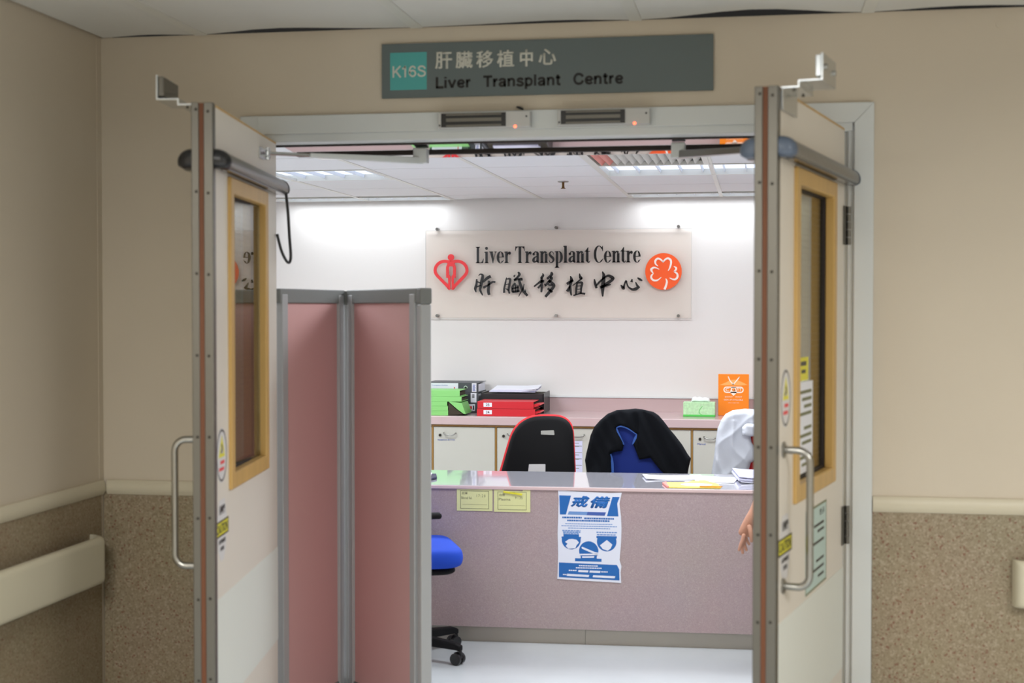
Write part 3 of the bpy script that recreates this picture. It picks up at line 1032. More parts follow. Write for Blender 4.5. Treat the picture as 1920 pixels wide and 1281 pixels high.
# ------------------------------------------------------------------ corridor sign
sg = thing('wall_sign', 'long grey-green department sign above the doorway with teal square', 'sign', (-.749, WY, 2.349))
B().box(-.588, .588, -.012, 0, 0, .193).done('sign_panel', 'sign_grey', sg, bevel=.001)
B().box(-.557, -.423, -.0128, -.012, .028, .161).done('teal_square', 'teal', sg)
b = B()
sans_into(b, 'K16S', -.550, -.430, .073, .0405, -.0134, -.0128, .135)
b.done('code_print', 'sign_white', sg, angle=0)
b = B()
for k, ch in enumerate('肝臟移植中心'):
    x = -.393 + .0745 * k
    w_ = {'中': .047, '心': .063}.get(ch, .0625)
    zo = {'心': .004}.get(ch, 0)
    bold_into(b, ch, x + (.0625 - w_) / 2, x + (.0625 + w_) / 2, .099 + zo, .160, -.0128, .0012)
b.done('chinese_print', 'sign_white', sg, angle=0)
for wd, x0, x1 in (('Liver', -.391, -.266), ('Transplant', -.218, .056), ('Centre', .102, .275)):
    b = B()
    sans_into(b, wd, x0, x1, .031, .0395, -.0128, -.012, .205)
    b.done('english_word', 'ink', sg, angle=0)

# handrails
def handrail_profile(z0, z1):
    n = []
    dpt = .088
    r_ = .022
    n.append((.045, z0 + .004))
    for k in range(7):
        a = R(-90 + 90 * k / 6)
        n.append((dpt - r_ + r_ * math.cos(a), z0 + r_ + r_ * math.sin(a)))
    for k in range(7):
        a = R(90 * k / 6)
        n.append((dpt - r_ + r_ * math.cos(a), z1 - r_ + r_ * math.sin(a)))
    n.append((.05, z1 - .004))
    return n


hl = thing('handrail', 'wide ivory crash handrail along the left corridor wall', 'handrail', (XL, 0, 0))
pr = handrail_profile(.602, .772)
B().prism([(u, v) for u, v in pr], -1.9, 4.845, 'xz').done('rail', 'handrail', hl, angle=40)
rings = []
for k in range(9):
    a = R(90 * k / 8)
    s_ = math.cos(a)
    rings.append([(.006 + (u - .006) * max(s_, .03) if u > .006 else u, 4.846 + .055 * math.sin(a), v) for u, v in [(p[0], p[1]) for p in pr]])
B().loft(rings).done('end_return', 'handrail', hl, angle=50)
for y in (-1.0, .6, 2.2, 3.8):
    B().box(.006, .05, y - .04, y + .04, .63, .74).done('wall_bracket', 'handrail', hl)
hr = thing('handrail', 'end of an ivory crash handrail on the wall right of the doors', 'handrail', (0, WY, 0))
pr2 = handrail_profile(.603, .762)
B().prism([(-u, v) for u, v in pr2], .872, 3.4, 'yz').done('rail', 'handrail', hr, angle=40)
rings = []
for k in range(9):
    a = R(90 * k / 8)
    rings.append([(.871 - .034 * math.sin(a), -(.006 + (u - .006) * max(math.cos(a) ** .5, .03)), v) for u, v in pr2])
B().loft(rings).done('end_return', 'handrail', hr, angle=50)
for x in (1.4, 2.4, 3.2):
    B().box(x - .04, x + .04, -.05, -.006, .63, .74).done('wall_bracket', 'handrail', hr)

# ------------------------------------------------------------------ folding screen
fs = thing('folding_screen', 'pink folding privacy screen with grey frame, standing inside the doorway', 'screen', (-1.55, 5.55, 0))
HS = 1.672
pts_ = [(-1.792, 5.185), (-1.707, 5.752), (-1.670, 5.755), (-1.246, 5.222)]


def screen_panel(a, c):
    a, c = Vector(a), Vector(c)
    d_ = c - a
    L_ = d_.length
    ang = math.atan2(d_.y, d_.x)
    base = (a.x + 1.55, a.y - 5.55, 0)
    rt = dict(parent=fs, loc=base, rz=ang)
    B().box(.0, L_, -.017, .017, HS - .055, HS).done('top_rail', 'screen_rail', bevel=.004, **rt)
    B().box(.0, L_, -.014, .014, .02, .06).done('bottom_rail', 'screen_rail', bevel=.003, **rt)
    for x in (.014, L_ - .06):
        B().box(x, x + .046, -.019, .019, .015, HS - .02).done('post', 'screen_post', bevel=.004, **rt)
    B().box(.06, L_ - .06, -.007, .007, .06, HS - .055).done('fabric_panel', 'pink', **rt)
    for x in (.037, L_ - .037):
        B().box(x - .02, x + .02, -.019, .019, .0, .015).done('foot', 'screen_rail', bevel=.004, **rt)


screen_panel(pts_[0], pts_[1])
screen_panel(pts_[2], pts_[3])
lx, ly = -1.55, 5.55
for (x, y), r_, m_ in (((-1.688, 5.768), .016, 'screen_post'),):
    B().cyl((x - lx, y - ly, .02), (x - lx, y - ly, HS - .06), r_, 16).done('hinge_tube', m_, fs)
    B().cyl((x - lx, y - ly, HS - .06), (x - lx, y - ly, HS - .004), r_ + .002, 16).done('hinge_cap', 'screen_rail', fs)
ex, ey = pts_[3]
ex += .018
ey -= .012
B().box(-.018, .018, -.022, .022, .02, HS - .058).done('end_post', 'screen_post', fs, (ex - lx, ey - ly, 0), math.atan2(-.533, .424), bevel=.006, seg=3)
B().box(-.02, .02, -.024, .024, HS - .058, HS + .001).done('end_cap', 'screen_rail', fs, (ex - lx, ey - ly, 0), math.atan2(-.533, .424), bevel=.006, seg=3)

# ------------------------------------------------------------------ reception desk
DX, DY, DRZ = -.79, 6.73, R(2.3)
dk = thing('reception_desk', 'long pink laminate reception desk with glossy lilac top', 'desk', (DX, DY, 0), DRZ)
B().box(-1.65, 1.75, 0, .03, .078, .736).done('front_panel', 'desk_pink', dk)
B().box(-1.66, 1.76, -.006, .62, .736, .7515).done('desk_top', 'desk_edge', dk, bevel=.002)
B().box(-1.655, 1.755, -.002, .615, .7515, .7535).done('top_sheet', 'desk_top', dk)
b = B()
B().box(-1.6, -.02, .035, .055, 0, .078).done('plinth', 'plinth', dk)
B().box(-.0185, 1.7, .035, .055, 0, .078).done('plinth', 'plinth', dk)
B().box(-1.65, -1.62, .03, .6, .0, .736).done('side_panel', 'desk_pink', dk)
B().box(1.72, 1.75, .03, .6, .0, .736).done('side_panel', 'desk_pink', dk)


def on_desk(name, label, cat, x, y, rz=0, group=None, z=.7537):
    c_, s_ = math.cos(DRZ), math.sin(DRZ)
    return thing(name, label, cat, (DX + x * c_ - y * s_, DY + x * s_ + y * c_, z), DRZ + rz, group)


# yellow cards on the desk front
c1 = on_desk('notice_card', 'pale yellow notice card on the desk front, nearer the screen', 'notice', -.546, -.0012, z=.632)
B().box(-.086, .086, -.001, 0, 0, .108).done('card', 'yellow_paper', c1)
B().ring(rect(-.069, .069, .010, .096), rect(-.067, .067, .012, .094), -.0016, -.001).done('border_print', 'grey_txt', c1)
b = B()
text_into(b, '血庫', -.062, -.034, .078, .090, -.0014, .0004)
text_into(b, 'Blood ful.', -.064, -.012, .056, .068, -.0014, .0004)
text_into(b, '1 7 : 2 0', .010, .052, .066, .079, -.0014, .0004)
b.box(-.06, .06, -.0014, -.001, .030, .0308)
b.done('handwriting', 'grey_txt', c1, angle=0)
c2 = on_desk('notice_card', 'pale yellow notice card with torn yellow strip, on the desk front left of the poster', 'notice', -.366, -.0012, z=.630)
B().prism([(-.087, 0), (.087, 0), (.087, .108), (.052, .108), (.050, .099), (-.038, .1005), (-.040, .108), (-.087, .108)], -.001, 0).done('card', 'yellow_paper', c2)
B().ring(rect(-.069, .069, .010, .096), rect(-.067, .067, .012, .094), -.0016, -.001).done('border_print', 'grey_txt', c2)
b = B()
text_into(b, '血漿', -.062, -.034, .075, .087, -.0014, .0004)
text_into(b, 'Plasma', -.064, -.008, .054, .066, -.0014, .0004)
text_into(b, '9 : 35', .014, .050, .062, .074, -.0014, .0004)
b.box(-.06, .06, -.0014, -.001, .030, .0308)
b.done('handwriting', 'grey_txt', c2, angle=0)
B().prism([(-.04, .099), (-.042, .092), (.046, .080), (.050, .088)], -.006, -.001).done('folded_flap', 'sticker_yellow', c2)

# blue poster
po = on_desk('poster', 'blue and white infection alert poster taped to the pink desk front', 'poster', 0.0, -.0015, z=.313)
outl = [(-.150, .003), (-.06, -.001), (.02, -.004), (.10, -.006), (.152, -.009), (.149, .04), (.153, .07), (.144, .10), (.151, .18), (.153, .25), (.150, .31), (.143, .365), (.150, .40), (.154, .417), (.09, .415), (.0, .418), (-.08, .421), (-.147, .424), (-.144, .38), (-.146, .30), (-.149, .22), (-.146, .12), (-.148, .06)]
B().prism(outl, -.001, 0).done('sheet', 'poster_white', po)
# grid of the print: u to the right from the left edge of the sheet, v down from the top
S_ = .298 / 690


def pp(u, v):
    return (-.149 + (u - 90) * S_, .42 - (v - 245) * S_)


for poly in ([(108, 290), (238, 292), (182, 500), (116, 500)], [(690, 298), (768, 298), (742, 370), (756, 510), (630, 510)], [(105, 1028), (740, 1042), (765, 1090), (768, 1210), (105, 1190)]):
    B().prism([pp(*q) for q in poly][::-1], -.0014, -.001).done('blue_block', 'poster_blue', po, angle=0)
b = B()
x0, z0 = pp(232, 418)
x1, z1 = pp(442, 292)
bold_into(b, '戒', x0, x1, z0, z1, -.0014, .0035, .25)
x0, z0 = pp(448, 425)
x1, z1 = pp(668, 294)
bold_into(b, '備', x0, x1, z0, z1, -.0014, .0028, .25)
b.done('title_print', 'poster_blue', po, angle=0)
B().prism([pp(*q) for q in [(215, 465), (620, 468), (606, 506), (200, 500)]][::-1], -.0014, -.001).done('title_band', 'poster_mid', po, angle=0)
B().prism([pp(*q) for q in [(420, 467), (620, 468), (606, 506), (408, 503)]][::-1], -.0016, -.0013).done('title_band', mat('poster deep blue', (62, 92, 168), .5), po, angle=0)
b = B()


def dashes(v, u0, u1, hgt, gap, seed, hm=1.0):
    rn = random.Random(seed)
    u = u0
    while u < u1 - 8:
        w_ = rn.uniform(gap * 1.2, gap * 2.6)
        a_, c_ = pp(u, v + hgt / 2), pp(min(u + w_, u1), v - hgt / 2)
        b.box(a_[0], c_[0], -.0014, -.001, a_[1], c_[1])
        u += w_ + gap * .35


dashes(532, 142, 356, 18, 11, 1)
dashes(538, 382, 712, 18, 11, 2)
dashes(564, 196, 658, 17, 11, 3)
b.done('small_print', 'poster_blue', po, angle=0)
b = B()
dashes(600, 175, 690, 9, 12, 4)
dashes(624, 132, 742, 9, 12, 5)
dashes(648, 205, 665, 9, 12, 6)
for v, u0, u1 in ((676, 142, 342), (692, 150, 340), (706, 152, 330), (688, 516, 748), (714, 522, 735), (745, 524, 735)):
    dashes(v, u0, u1, 13, 14, int(v + u0))
b.done('small_print', 'poster_mid', po, angle=0)
for cu, cv, ru in ((240, 790, 104), (628, 800, 107), (432, 895, 106)):
    cx_, cz_ = pp(cu, cv)
    if cu == 432:
        pts = circle(cx_, cz_, ru * S_, None, 28)
    else:
        pts = circle(cx_, cz_ + 12 * S_, ru * S_, ru * S_ * 1.0, 24, 160, 380)
    B().prism(pts, -.0014, -.001).done('picture_disc', 'poster_blue', po, angle=0)
for u0, u1, v0, v1 in ((155, 325, 715, 742), (134, 348, 742, 760), (516, 738, 728, 752), (345, 520, 952, 978), (282, 572, 978, 1010)):
    a_, c_ = pp(u0, v1), pp(u1, v0)
    B().box(a_[0], c_[0], -.00145, -.001, a_[1], c_[1]).done('caption_bar', 'poster_blue', po, angle=0)
for poly in ([(172, 800), (215, 770), (250, 765), (300, 775), (325, 805), (300, 835), (285, 868), (210, 876), (180, 845), (200, 820)], [(555, 830), (630, 770), (690, 820), (672, 862), (640, 888), (585, 870)], [(352, 858), (362, 850), (500, 905), (535, 912), (528, 940), (500, 930), (360, 872)], [(332, 928), (540, 920), (535, 938), (330, 944)], [(358, 955), (495, 950), (488, 968), (362, 972)], [(320, 1106), (430, 1108), (425, 1130), (316, 1128)], [(444, 1108), (562, 1110), (556, 1134), (440, 1130)], [(196, 1150), (438, 1158), (432, 1182), (192, 1174)], [(480, 1160), (722, 1164), (716, 1188), (476, 1182)]):
    B().prism([pp(*q) for q in poly][::-1], -.0022, -.0013).done('white_shape', 'poster_white', po, angle=0)
b = B()
for v, u0, u1 in ((1058, 325, 540), (1082, 292, 575), (1112, 214, 305), (1120, 568, 640), (1160, 150, 190)):
    dashes(v, u0, u1, 12, 11, int(v))
o = b.done('white_print', 'poster_white', po, angle=0)
for vtx in o.data.vertices:
    vtx.co.y -= .0004

# things lying on the desk
env = on_desk('envelope', 'yellow envelope with white oval window lying on the desk edge', 'envelope', .50, .085, R(-3))
poly = [(-.145, -.06), (.115, -.045), (.135, -.02), (.09, .16), (.02, .19), (-.02, .12), (-.16, .13)]
B().prism([(-.13, -.075), (.118, -.062), (.10, .08), (.03, .22), (-.03, .20), (-.05, .12), (-.16, .10)], .001, .006, 'xy').done('envelope_body', 'yellow_env', env, bevel=.0015)
B().prism([(-.165, .07), (-.13, -.078), (-.122, -.074), (-.148, .10)], .002, .009, 'xy').done('pink_edge', mat('salmon paper edge', (236, 140, 128), .6), env)
B().prism(circle(.0, .03, .075, .05, 24), .006, .0066, 'xy').done('window_oval', 'paper_lilac', env)
B().prism([(.02, -.068), (.118, -.062), (.125, -.045), (.02, -.055)], .006, .012, 'xy').done('lifted_flap', mat('amber envelope edge', (220, 150, 30), .6), env)


def sheet(name, label, x, y, rz, sx, sy, m, n=1, curl=0.0, z=.7537, group=None):
    t = on_desk(name, label, 'papers', x, y, rz, group, z)
    for k in range(n):
        b = B()
        rings = []
        ox, oy = random.uniform(-.012, .012), random.uniform(-.012, .012)
        for q in range(7):
            u = q / 6
            zc = .0006 + k * .005 + curl * (max(0, .4 - u) / .4) ** 2 + .5 * curl * (max(0, u - .7) / .3) ** 2
            rings.append([(-sx / 2 + sx * u + ox, -sy / 2 + oy, zc), (-sx / 2 + sx * u + ox, sy / 2 + oy, zc), (-sx / 2 + sx * u + ox, sy / 2 + oy, zc + .0035), (-sx / 2 + sx * u + ox, -sy / 2 + oy, zc + .0035)])
        b.loft(rings).done('sheet', m if k % 2 == 0 else 'paper_lilac', t, angle=40)
    return t


sheet('paper_sheet', 'loose white sheet with lifted corners behind the yellow envelope', .39, .43, R(8), .29, .17, 'paper', 1, .006)
sheet('paper_sheet', 'flat white sheet with faint print right of the yellow envelope', .60, .37, R(-8), .19, .22, 'paper', 1, .003)
sheet('paper_stack', 'thick stack of white papers by the right door edge', .83, .42, R(4), .26, .36, 'paper', 6, .007)
fd = on_desk('folder', 'blue and white folded papers on a dark folder, beside the screen', 'folder', -.90, .22, R(8))
B().prism([(-.20, -.09), (.10, -.07), (.13, -.02), (.12, .13), (-.20, .14)], .001, .011, 'xy').done('cover', mat('navy folder board', (30, 32, 66), .5), fd, bevel=.003)
rings = []
for q in range(8):
    u = q / 7
    x = -.20 + .30 * u
    zc = .013 + .11 * (1 - u) ** 1.8
    rings.append([(x, -.06, zc), (x, .11, zc), (x, .11, zc + .004), (x, -.06, zc + .004)])
B().loft(rings).done('white_sheet', 'paper', fd, angle=50)
rings = []
for q in range(8):
    u = q / 7
    x = -.20 + .22 * u
    zc = .012 + .085 * (1 - u) ** 1.5
    rings.append([(x, -.075, zc), (x, .03, zc), (x, .03, zc + .003), (x, -.075, zc + .003)])
B().loft(rings).done('blue_sheet', mat('pale blue paper', (150, 168, 230), .6), fd, angle=50)

# ------------------------------------------------------------------ back counter and cabinets
CY = 9.07
wt = thing('worktop', 'long pink worktop with low splashback along the white back wall', 'worktop', (-1.0, CY, .845))
B().box(-2.7, 2.3, 0, .62, 0, .055).done('top', 'worktop', wt, bevel=.004)
B().box(-2.7, 2.3, .60, .625, .055, .146).done('splashback', 'worktop', wt)
B().box(-2.7, 2.3, .592, .626, .146, .153).done('splash_cap', 'frame', wt, bevel=.002)
edges = [-2.505 + .4175 * k for k in range(9)]
cab_labels = ['cream base cabinet beside the screen, mostly hidden', 'cream base cabinet with blue name label, left of the red chair', 'cream base cabinet behind the red chair back', 'cream base cabinet with a white list taped to it, between red and blue chairs', 'cream base cabinet behind the black jacket', 'cream base cabinet with a small blue label, right of the black jacket', 'cream base cabinet behind the white jacket', 'cream base cabinet behind the right door leaf']
for i in range(8):
    w_ = .4175
    cb = thing('base_cabinet', cab_labels[i], 'cabinet', (edges[i], CY + .02, 0))
    b = B()
    b.box(.001, w_ - .001, .022, .58, .08, .843)
    b.box(.001, w_ - .001, .06, .56, 0, .08)
    b.done('carcass', 'cream', cb)
    b = B()
    b.box(.0005, .0055, .0, .022, .08, .843)
    b.box(w_ - .0055, w_ - .0005, .0, .022, .08, .843)
    b.box(.0055, w_ - .0055, .0, .022, .832, .843)
    b.done('edging', 'edging', cb)
    d_ = B().box(.008, w_ - .008, 0, .02, .09, .829).done('door', 'cream', cb, bevel=.0015)
    cxh = .115
    if i in (2, 3, 4):
        cxh = .115
    path = [(cxh - .04, -.002, .79)]
    for k in range(9):
        a = math.pi * k / 8
        path.append((cxh - .036 * math.cos(a), -.018, .788 - .012 * math.sin(a)))
    path.append((cxh + .04, -.002, .79))
    B().tube(path, .004, 8).done('handle', 'satin', d_, angle=60)
    B().cyl((.05, 0, .775), (.05, -.006, .775), .009, 14).done('lock', 'screw', d_)
    if i in (1, 5):
        lb = B()
        text_into(lb, 'Equipment & I.V.D.' if i == 1 else 'Manual', .035, .15 if i == 1 else .085, .738, .750, -.0014, .0006)
        lb.done('name_print', 'blue_txt', d_, angle=0)
lst = thing('paper_list', 'white list with ruled lines taped between the two chair backs', 'notice', (-1.152, CY + .019, .545))
B().box(-.045, .042, -.0008, 0, 0, .206).done('sheet', 'paper_lilac', lst)
b = B()
for k, q in enumerate((.19, .172, .17, .13, .115, .09, .088, .05, .03)):
    b.box(-.04, .02 + .018 * (k % 2), -.0013, -.0008, q, q + .003)
b.done('print', 'grey_txt', lst, angle=0)

# ------------------------------------------------------------------ things on the counter
TZ = .9002


def folder(name, label, x0, x1, y0, y1, z, hgt, m, group=None, inner='dark_page', hole=False):
    """a ring binder lying flat, spine towards the camera"""
    t = thing(name, label, 'binder', ((x0 + x1) / 2, y0, z), 0, group)
    w2, dp = (x1 - x0) / 2, y1 - y0
    b = B()
    b.box(-w2, w2, 0, .004, 0, hgt)
    b.box(-w2, w2, .004, dp, 0, .0035)
    b.box(-w2, w2, .004, dp, hgt - .0035, hgt)
    b.done('cover', m, t, bevel=.0012)
    B().box(-w2 + .006, w2 - .006, .012, dp - .012, .004, hgt - .012).done('pages', inner, t)
    return t


def stick_on(t, name, x0, x1, z0, z1, m, y=-.001):
    return B().box(x0, x1, y, 0, z0, z1).done(name, m, t)


def spine_hole(t, x, z):
    h_ = B().ring(circle(x, z, .0135, None, 20), circle(x, z, .008, None, 20), -.002, 0).done('spine_ring', 'zinc', t)
    B().prism(circle(x, z, .0082, None, 18), -.0012, 0).done('spine_hole', 'cap_black', h_)


# green folders: five in a stack, the two upper ones longer, one cover hanging down
gl_ = ['topmost green folder of the stack beside the screen', 'second green folder from the top, its cover drooping to the right', 'third green folder from the top, in the middle of the stack', 'fourth green folder from the top of the green stack', 'lowest green folder, lying on the worktop']
gz = [.9002, .9305, .9605, .9908, 1.0235]
gx1 = [-1.991, -1.992, -1.997, -1.902, -1.914]
gh = [.0298, .0295, .0298, .032, .040]
for k in range(5):
    folder('green_folder', gl_[4 - k], -2.30, gx1[k], 9.12, 9.335, gz[k], gh[k], 'green', 'green folders on the worktop')
o = [x for x in COL.objects if x.name.startswith('green_folder')][3]
px_ = o.location.x
B().prism([(-1.990 - px_, .001), (-1.902 - px_, -.008), (-1.875 - px_, -.080), (-1.890 - px_, -.078), (-1.93 - px_, -.050)], .002, .20).done('drooping_cover', 'green', o)
B().prism([(-1.990 - px_, -.004), (-1.94 - px_, -.050), (-1.892 - px_, -.082), (-1.990 - px_, -.0895)], .004, .19).done('loose_pages', 'dark_page', o)

bl_ = ['upper dark grey lever arch binder with white spine label, behind the green folders', 'middle dark grey lever arch binder with white end label, under another binder', 'lowest dark grey lever arch binder, red and white label, standing on the worktop']
for k, (z0, hgt) in enumerate(((.9002, .064), (.9652, .070), (1.0362, .0645))):
    t = folder('lever_arch_binder', bl_[2 - k], -2.20, -1.842, 9.38, 9.66, z0, hgt, 'grey_binder', 'grey binders behind the green folders', 'paper')
    cx_ = (-2.20 - 1.842) / 2
    if k == 2:
        stick_on(t, 'spine_label', -2.185 - cx_, -1.979 - cx_, .006, hgt - .004, 'paper')
        bb = B()
        text_into(bb, 'Transplant Outlets', -2.16 - cx_, -2.05 - cx_, .040, .050, -.0016, .0006)
        bb.done('spine_print', 'blue_txt', t, angle=0)
        B().box(-2.008 - cx_, -2.001 - cx_, -.0016, -.001, .015, .034).done('red_mark', 'red_txt', t)
        spine_hole(t, -1.928 - cx_, hgt * .48)
        stick_on(t, 'end_label', -1.886 - cx_, -1.855 - cx_, .004, hgt - .003, 'paper')
        bb = B()
        for q in range(5):
            bb.box(-1.880 - cx_, -1.862 - cx_ - .004 * (q % 2), -.0016, -.001, .010 + .009 * q, .015 + .009 * q)
        bb.done('end_print', 'blue_txt', t, angle=0)
    elif k == 1:
        spine_hole(t, -1.933 - cx_, hgt * .5)
        stick_on(t, 'end_label', -1.894 - cx_, -1.855 - cx_, .004, hgt - .003, 'paper')
        bb = B()
        for q in range(3):
            bb.box(-1.884 - cx_, -1.868 - cx_, -.0016, -.001, .036 + .008 * q, .041 + .008 * q)
        bb.done('end_print', 'ink', t, angle=0)
    else:
        stick_on(t, 'end_label', -1.925 - cx_, -1.865 - cx_, .012, hgt - .006, 'paper')
        B().box(-1.915 - cx_, -1.885 - cx_, -.0016, -.001, .026, .044).done('red_mark', 'red_txt', t)
        B().box(-1.878 - cx_, -1.870 - cx_, -.0016, -.001, .02, .048).done('dark_mark', 'ink', t)

tb = thing('letter_tray', 'black plastic letter tray behind the red binders', 'tray', (-1.61, 9.38, TZ))
b = B()
b.box(-.215, .207, 0, .27, 0, .006)
b.box(-.215, .207, .264, .27, .006, .130)
b.box(-.215, -.209, 0, .264, .006, .135)
b.done('tray_body', 'tray_black', tb, bevel=.002)
B().box(-.209, .207, .0, .006, .045, .130).done('front_wall', 'tray_black', tb, bevel=.002)
B().prism([(.0, .006), (.264, .006), (.264, .138), (.0, .132)], .201, .209, 'yz').done('side_wall', 'tray_black', tb)
B().box(-.205, .200, .006, .262, .075, .128).done('contents', 'dark_page', tb)
ps = thing('paper_stack', 'white papers lying on top of the black letter tray', 'papers', (-1.60, 9.41, TZ + .1385))
for k in range(4):
    rings = []
    for q in range(7):
        u = q / 6
        x = -.175 + .31 * u + .006 * k
        zc = k * .0045 + (.010 * max(0, u - .75) * 4 * (k % 2))
        rings.append([(x, .0 + .004 * k, zc), (x, .215 - .006 * k, zc + .016), (x, .215 - .006 * k, zc + .020), (x, .0 + .004 * k, zc + .004)])
    B().loft(rings).done('sheet', 'paper' if k % 2 else 'paper_lilac', ps, angle=40)

for k, (z0, num, lb) in enumerate(((.9002, '24', 'lower red binder numbered 24, lying in front of the black tray'), (.9482, '25', 'upper red binder numbered 25, lying in front of the black tray'))):
    x0, x1 = (-1.801, -1.42) if k == 0 else (-1.797, -1.43)
    t = folder('red_binder', lb, x0, x1, 9.12, 9.345, z0, .0465, 'red_binder', 'red binders on the worktop')
    cx_ = (x0 + x1) / 2
    stick_on(t, 'number_label', -1.757 - cx_, -1.702 - cx_, .012, .038, 'paper')
    bb = B()
    text_into(bb, num, -1.742 - cx_, -1.718 - cx_, .017, .033, -.0016, .0006, offset=.01)
    bb.done('number_print', 'ink', t, angle=0)
    B().prism([(-1.45 - cx_, .010), (-1.44 - cx_, .006), (-1.385 - cx_, .026), (-1.392 - cx_, .033), (-1.43 - cx_, .030)], .01, .18).done('bent_cover', 'red_binder', t, bevel=.001)

tx = thing('tissue_box', 'green patterned tissue box with white tissue, on the worktop', 'tissue box', (-.382, 9.28, TZ))
B().box(-.101, .101, 0, .115, .0, .092).done('box', 'tissue_green', tx, bevel=.002)
B().box(-.1015, .1015, -.0008, .1155, .001, .014).done('green_band', 'tissue_band', tx, bevel=.001)
B().strip([(.022, .070), (.004, .045), (.002, .026), (.02, .012)], [.002, .003, .003, .002], -.0015, -.0002).done('stem_print', 'tissue_band', tx)
b = inflate([(-.055, .090), (-.05, .108), (-.042, .122), (-.028, .127), (-.015, .121), (.0, .126), (.018, .120), (.04, .123), (.062, .116), (.07, .100), (.068, .090)], .02, .02, .008, lambda x, z: .006 * math.sin(90 * x + 40 * z), .03)
b.done('tissue', 'tissue', tx, (0, .058, 0), angle=80)

ob = thing('printed_box', 'bright orange printed card box with white drawing, on the worktop', 'box', (-.166, 9.42, TZ))
B().box(-.098, .098, 0, .055, 0, .268).done('box', 'orange_box', ob, bevel=.0015)
B().prism([(-.09, .198), (-.05, .215), (-.02, .232), (.02, .234), (.06, .215), (.09, .200), (.05, .196), (-.05, .196)], -.0008, 0).done('pale_burst', 'orange_light', ob, angle=0)
b = B()
b.strip([(-.034, .252), (-.022, .225), (-.004, .205)], .007, -.0015, -.0006, smooth=2, round_ends=True)
b.strip([(.036, .250), (.018, .226), (-.002, .203)], .007, -.0015, -.0006, smooth=2, round_ends=True)
pill = circle(-.045, .168, .02, .021, 12, 90, 270) + circle(.045, .168, .02, .021, 12, -90, 90)
pin = circle(-.045, .168, .013, .013, 12, 90, 270) + circle(.045, .168, .013, .013, 12, -90, 90)
b.ring(pill, pin, -.0015, -.0006)
b.prism([(-.022, .155), (-.012, .140), (0, .128), (.014, .142), (.022, .155), (.014, .185), (-.014, .185)], -.0015, -.0006)
text_into(b, 'C', -.052, -.028, .158, .179, -.0015, .0008, offset=.03)
text_into(b, 'TT', .020, .052, .158, .179, -.0015, .0008, offset=.03)
b.done('white_drawing', 'white_print', ob, angle=0)
b = B()
text_into(b, 'DONT   WAIT', -.055, .055, .118, .126, -.0012, .0006)
text_into(b, 'SIGN UP AVAILABLE', -.062, .060, .098, .107, -.0012, .0006)
text_into(b, 'www organ info', -.035, .035, .080, .086, -.0012, .0006)
b.done('white_lines', 'white_print', ob, angle=0)
text_ = None
bb = B()
text_into(bb, 'e', -.010, .012, .158, .178, -.0022, .0006, offset=.03)
bb.done('orange_print', 'orange_box', ob, angle=0)

# ------------------------------------------------------------------ acrylic panel on the back wall
pn = thing('wall_plaque', 'clear acrylic name plaque on the white back wall with black raised letters', 'sign', (-1.359, YB, 1.527))
YP = -.032                       # front face of the acrylic
pw_ = .909
B().box(-pw_, pw_, YP, YP + .008, 0, .602).done('acrylic_panel', 'acrylic', pn, bevel=.001)
b = B()
b.box(-pw_, pw_, YP, YP + .0081, .600, .603)
b.box(-pw_, pw_, YP, YP + .0081, -.001, .0025)
b.box(-pw_ - .001, -pw_ + .0015, YP, YP + .0081, 0, .602)
b.box(pw_ - .0015, pw_ + .001, YP, YP + .0081, 0, .602)
b.done('panel_edge', 'acrylic_edge', pn)
sm1 = B().tube([(0, 0, 0), (0, YP - .012, 0)], [.010, .010], 16).mesh('standoff', 'satin')
sm2 = B().tube([(0, 0, 0), (0, YP - .012, 0)], [.010, .010], 16).mesh('standoff', 'bar')
for x, z, m_ in ((-.827, .612, sm2), (-.003, .615, sm2), (.821, .615, sm2), (-.828, .018, sm2), (-.003, .019, sm1), (.822, .019, sm2)):
    link('standoff', m_, pn, (x, 0, z))


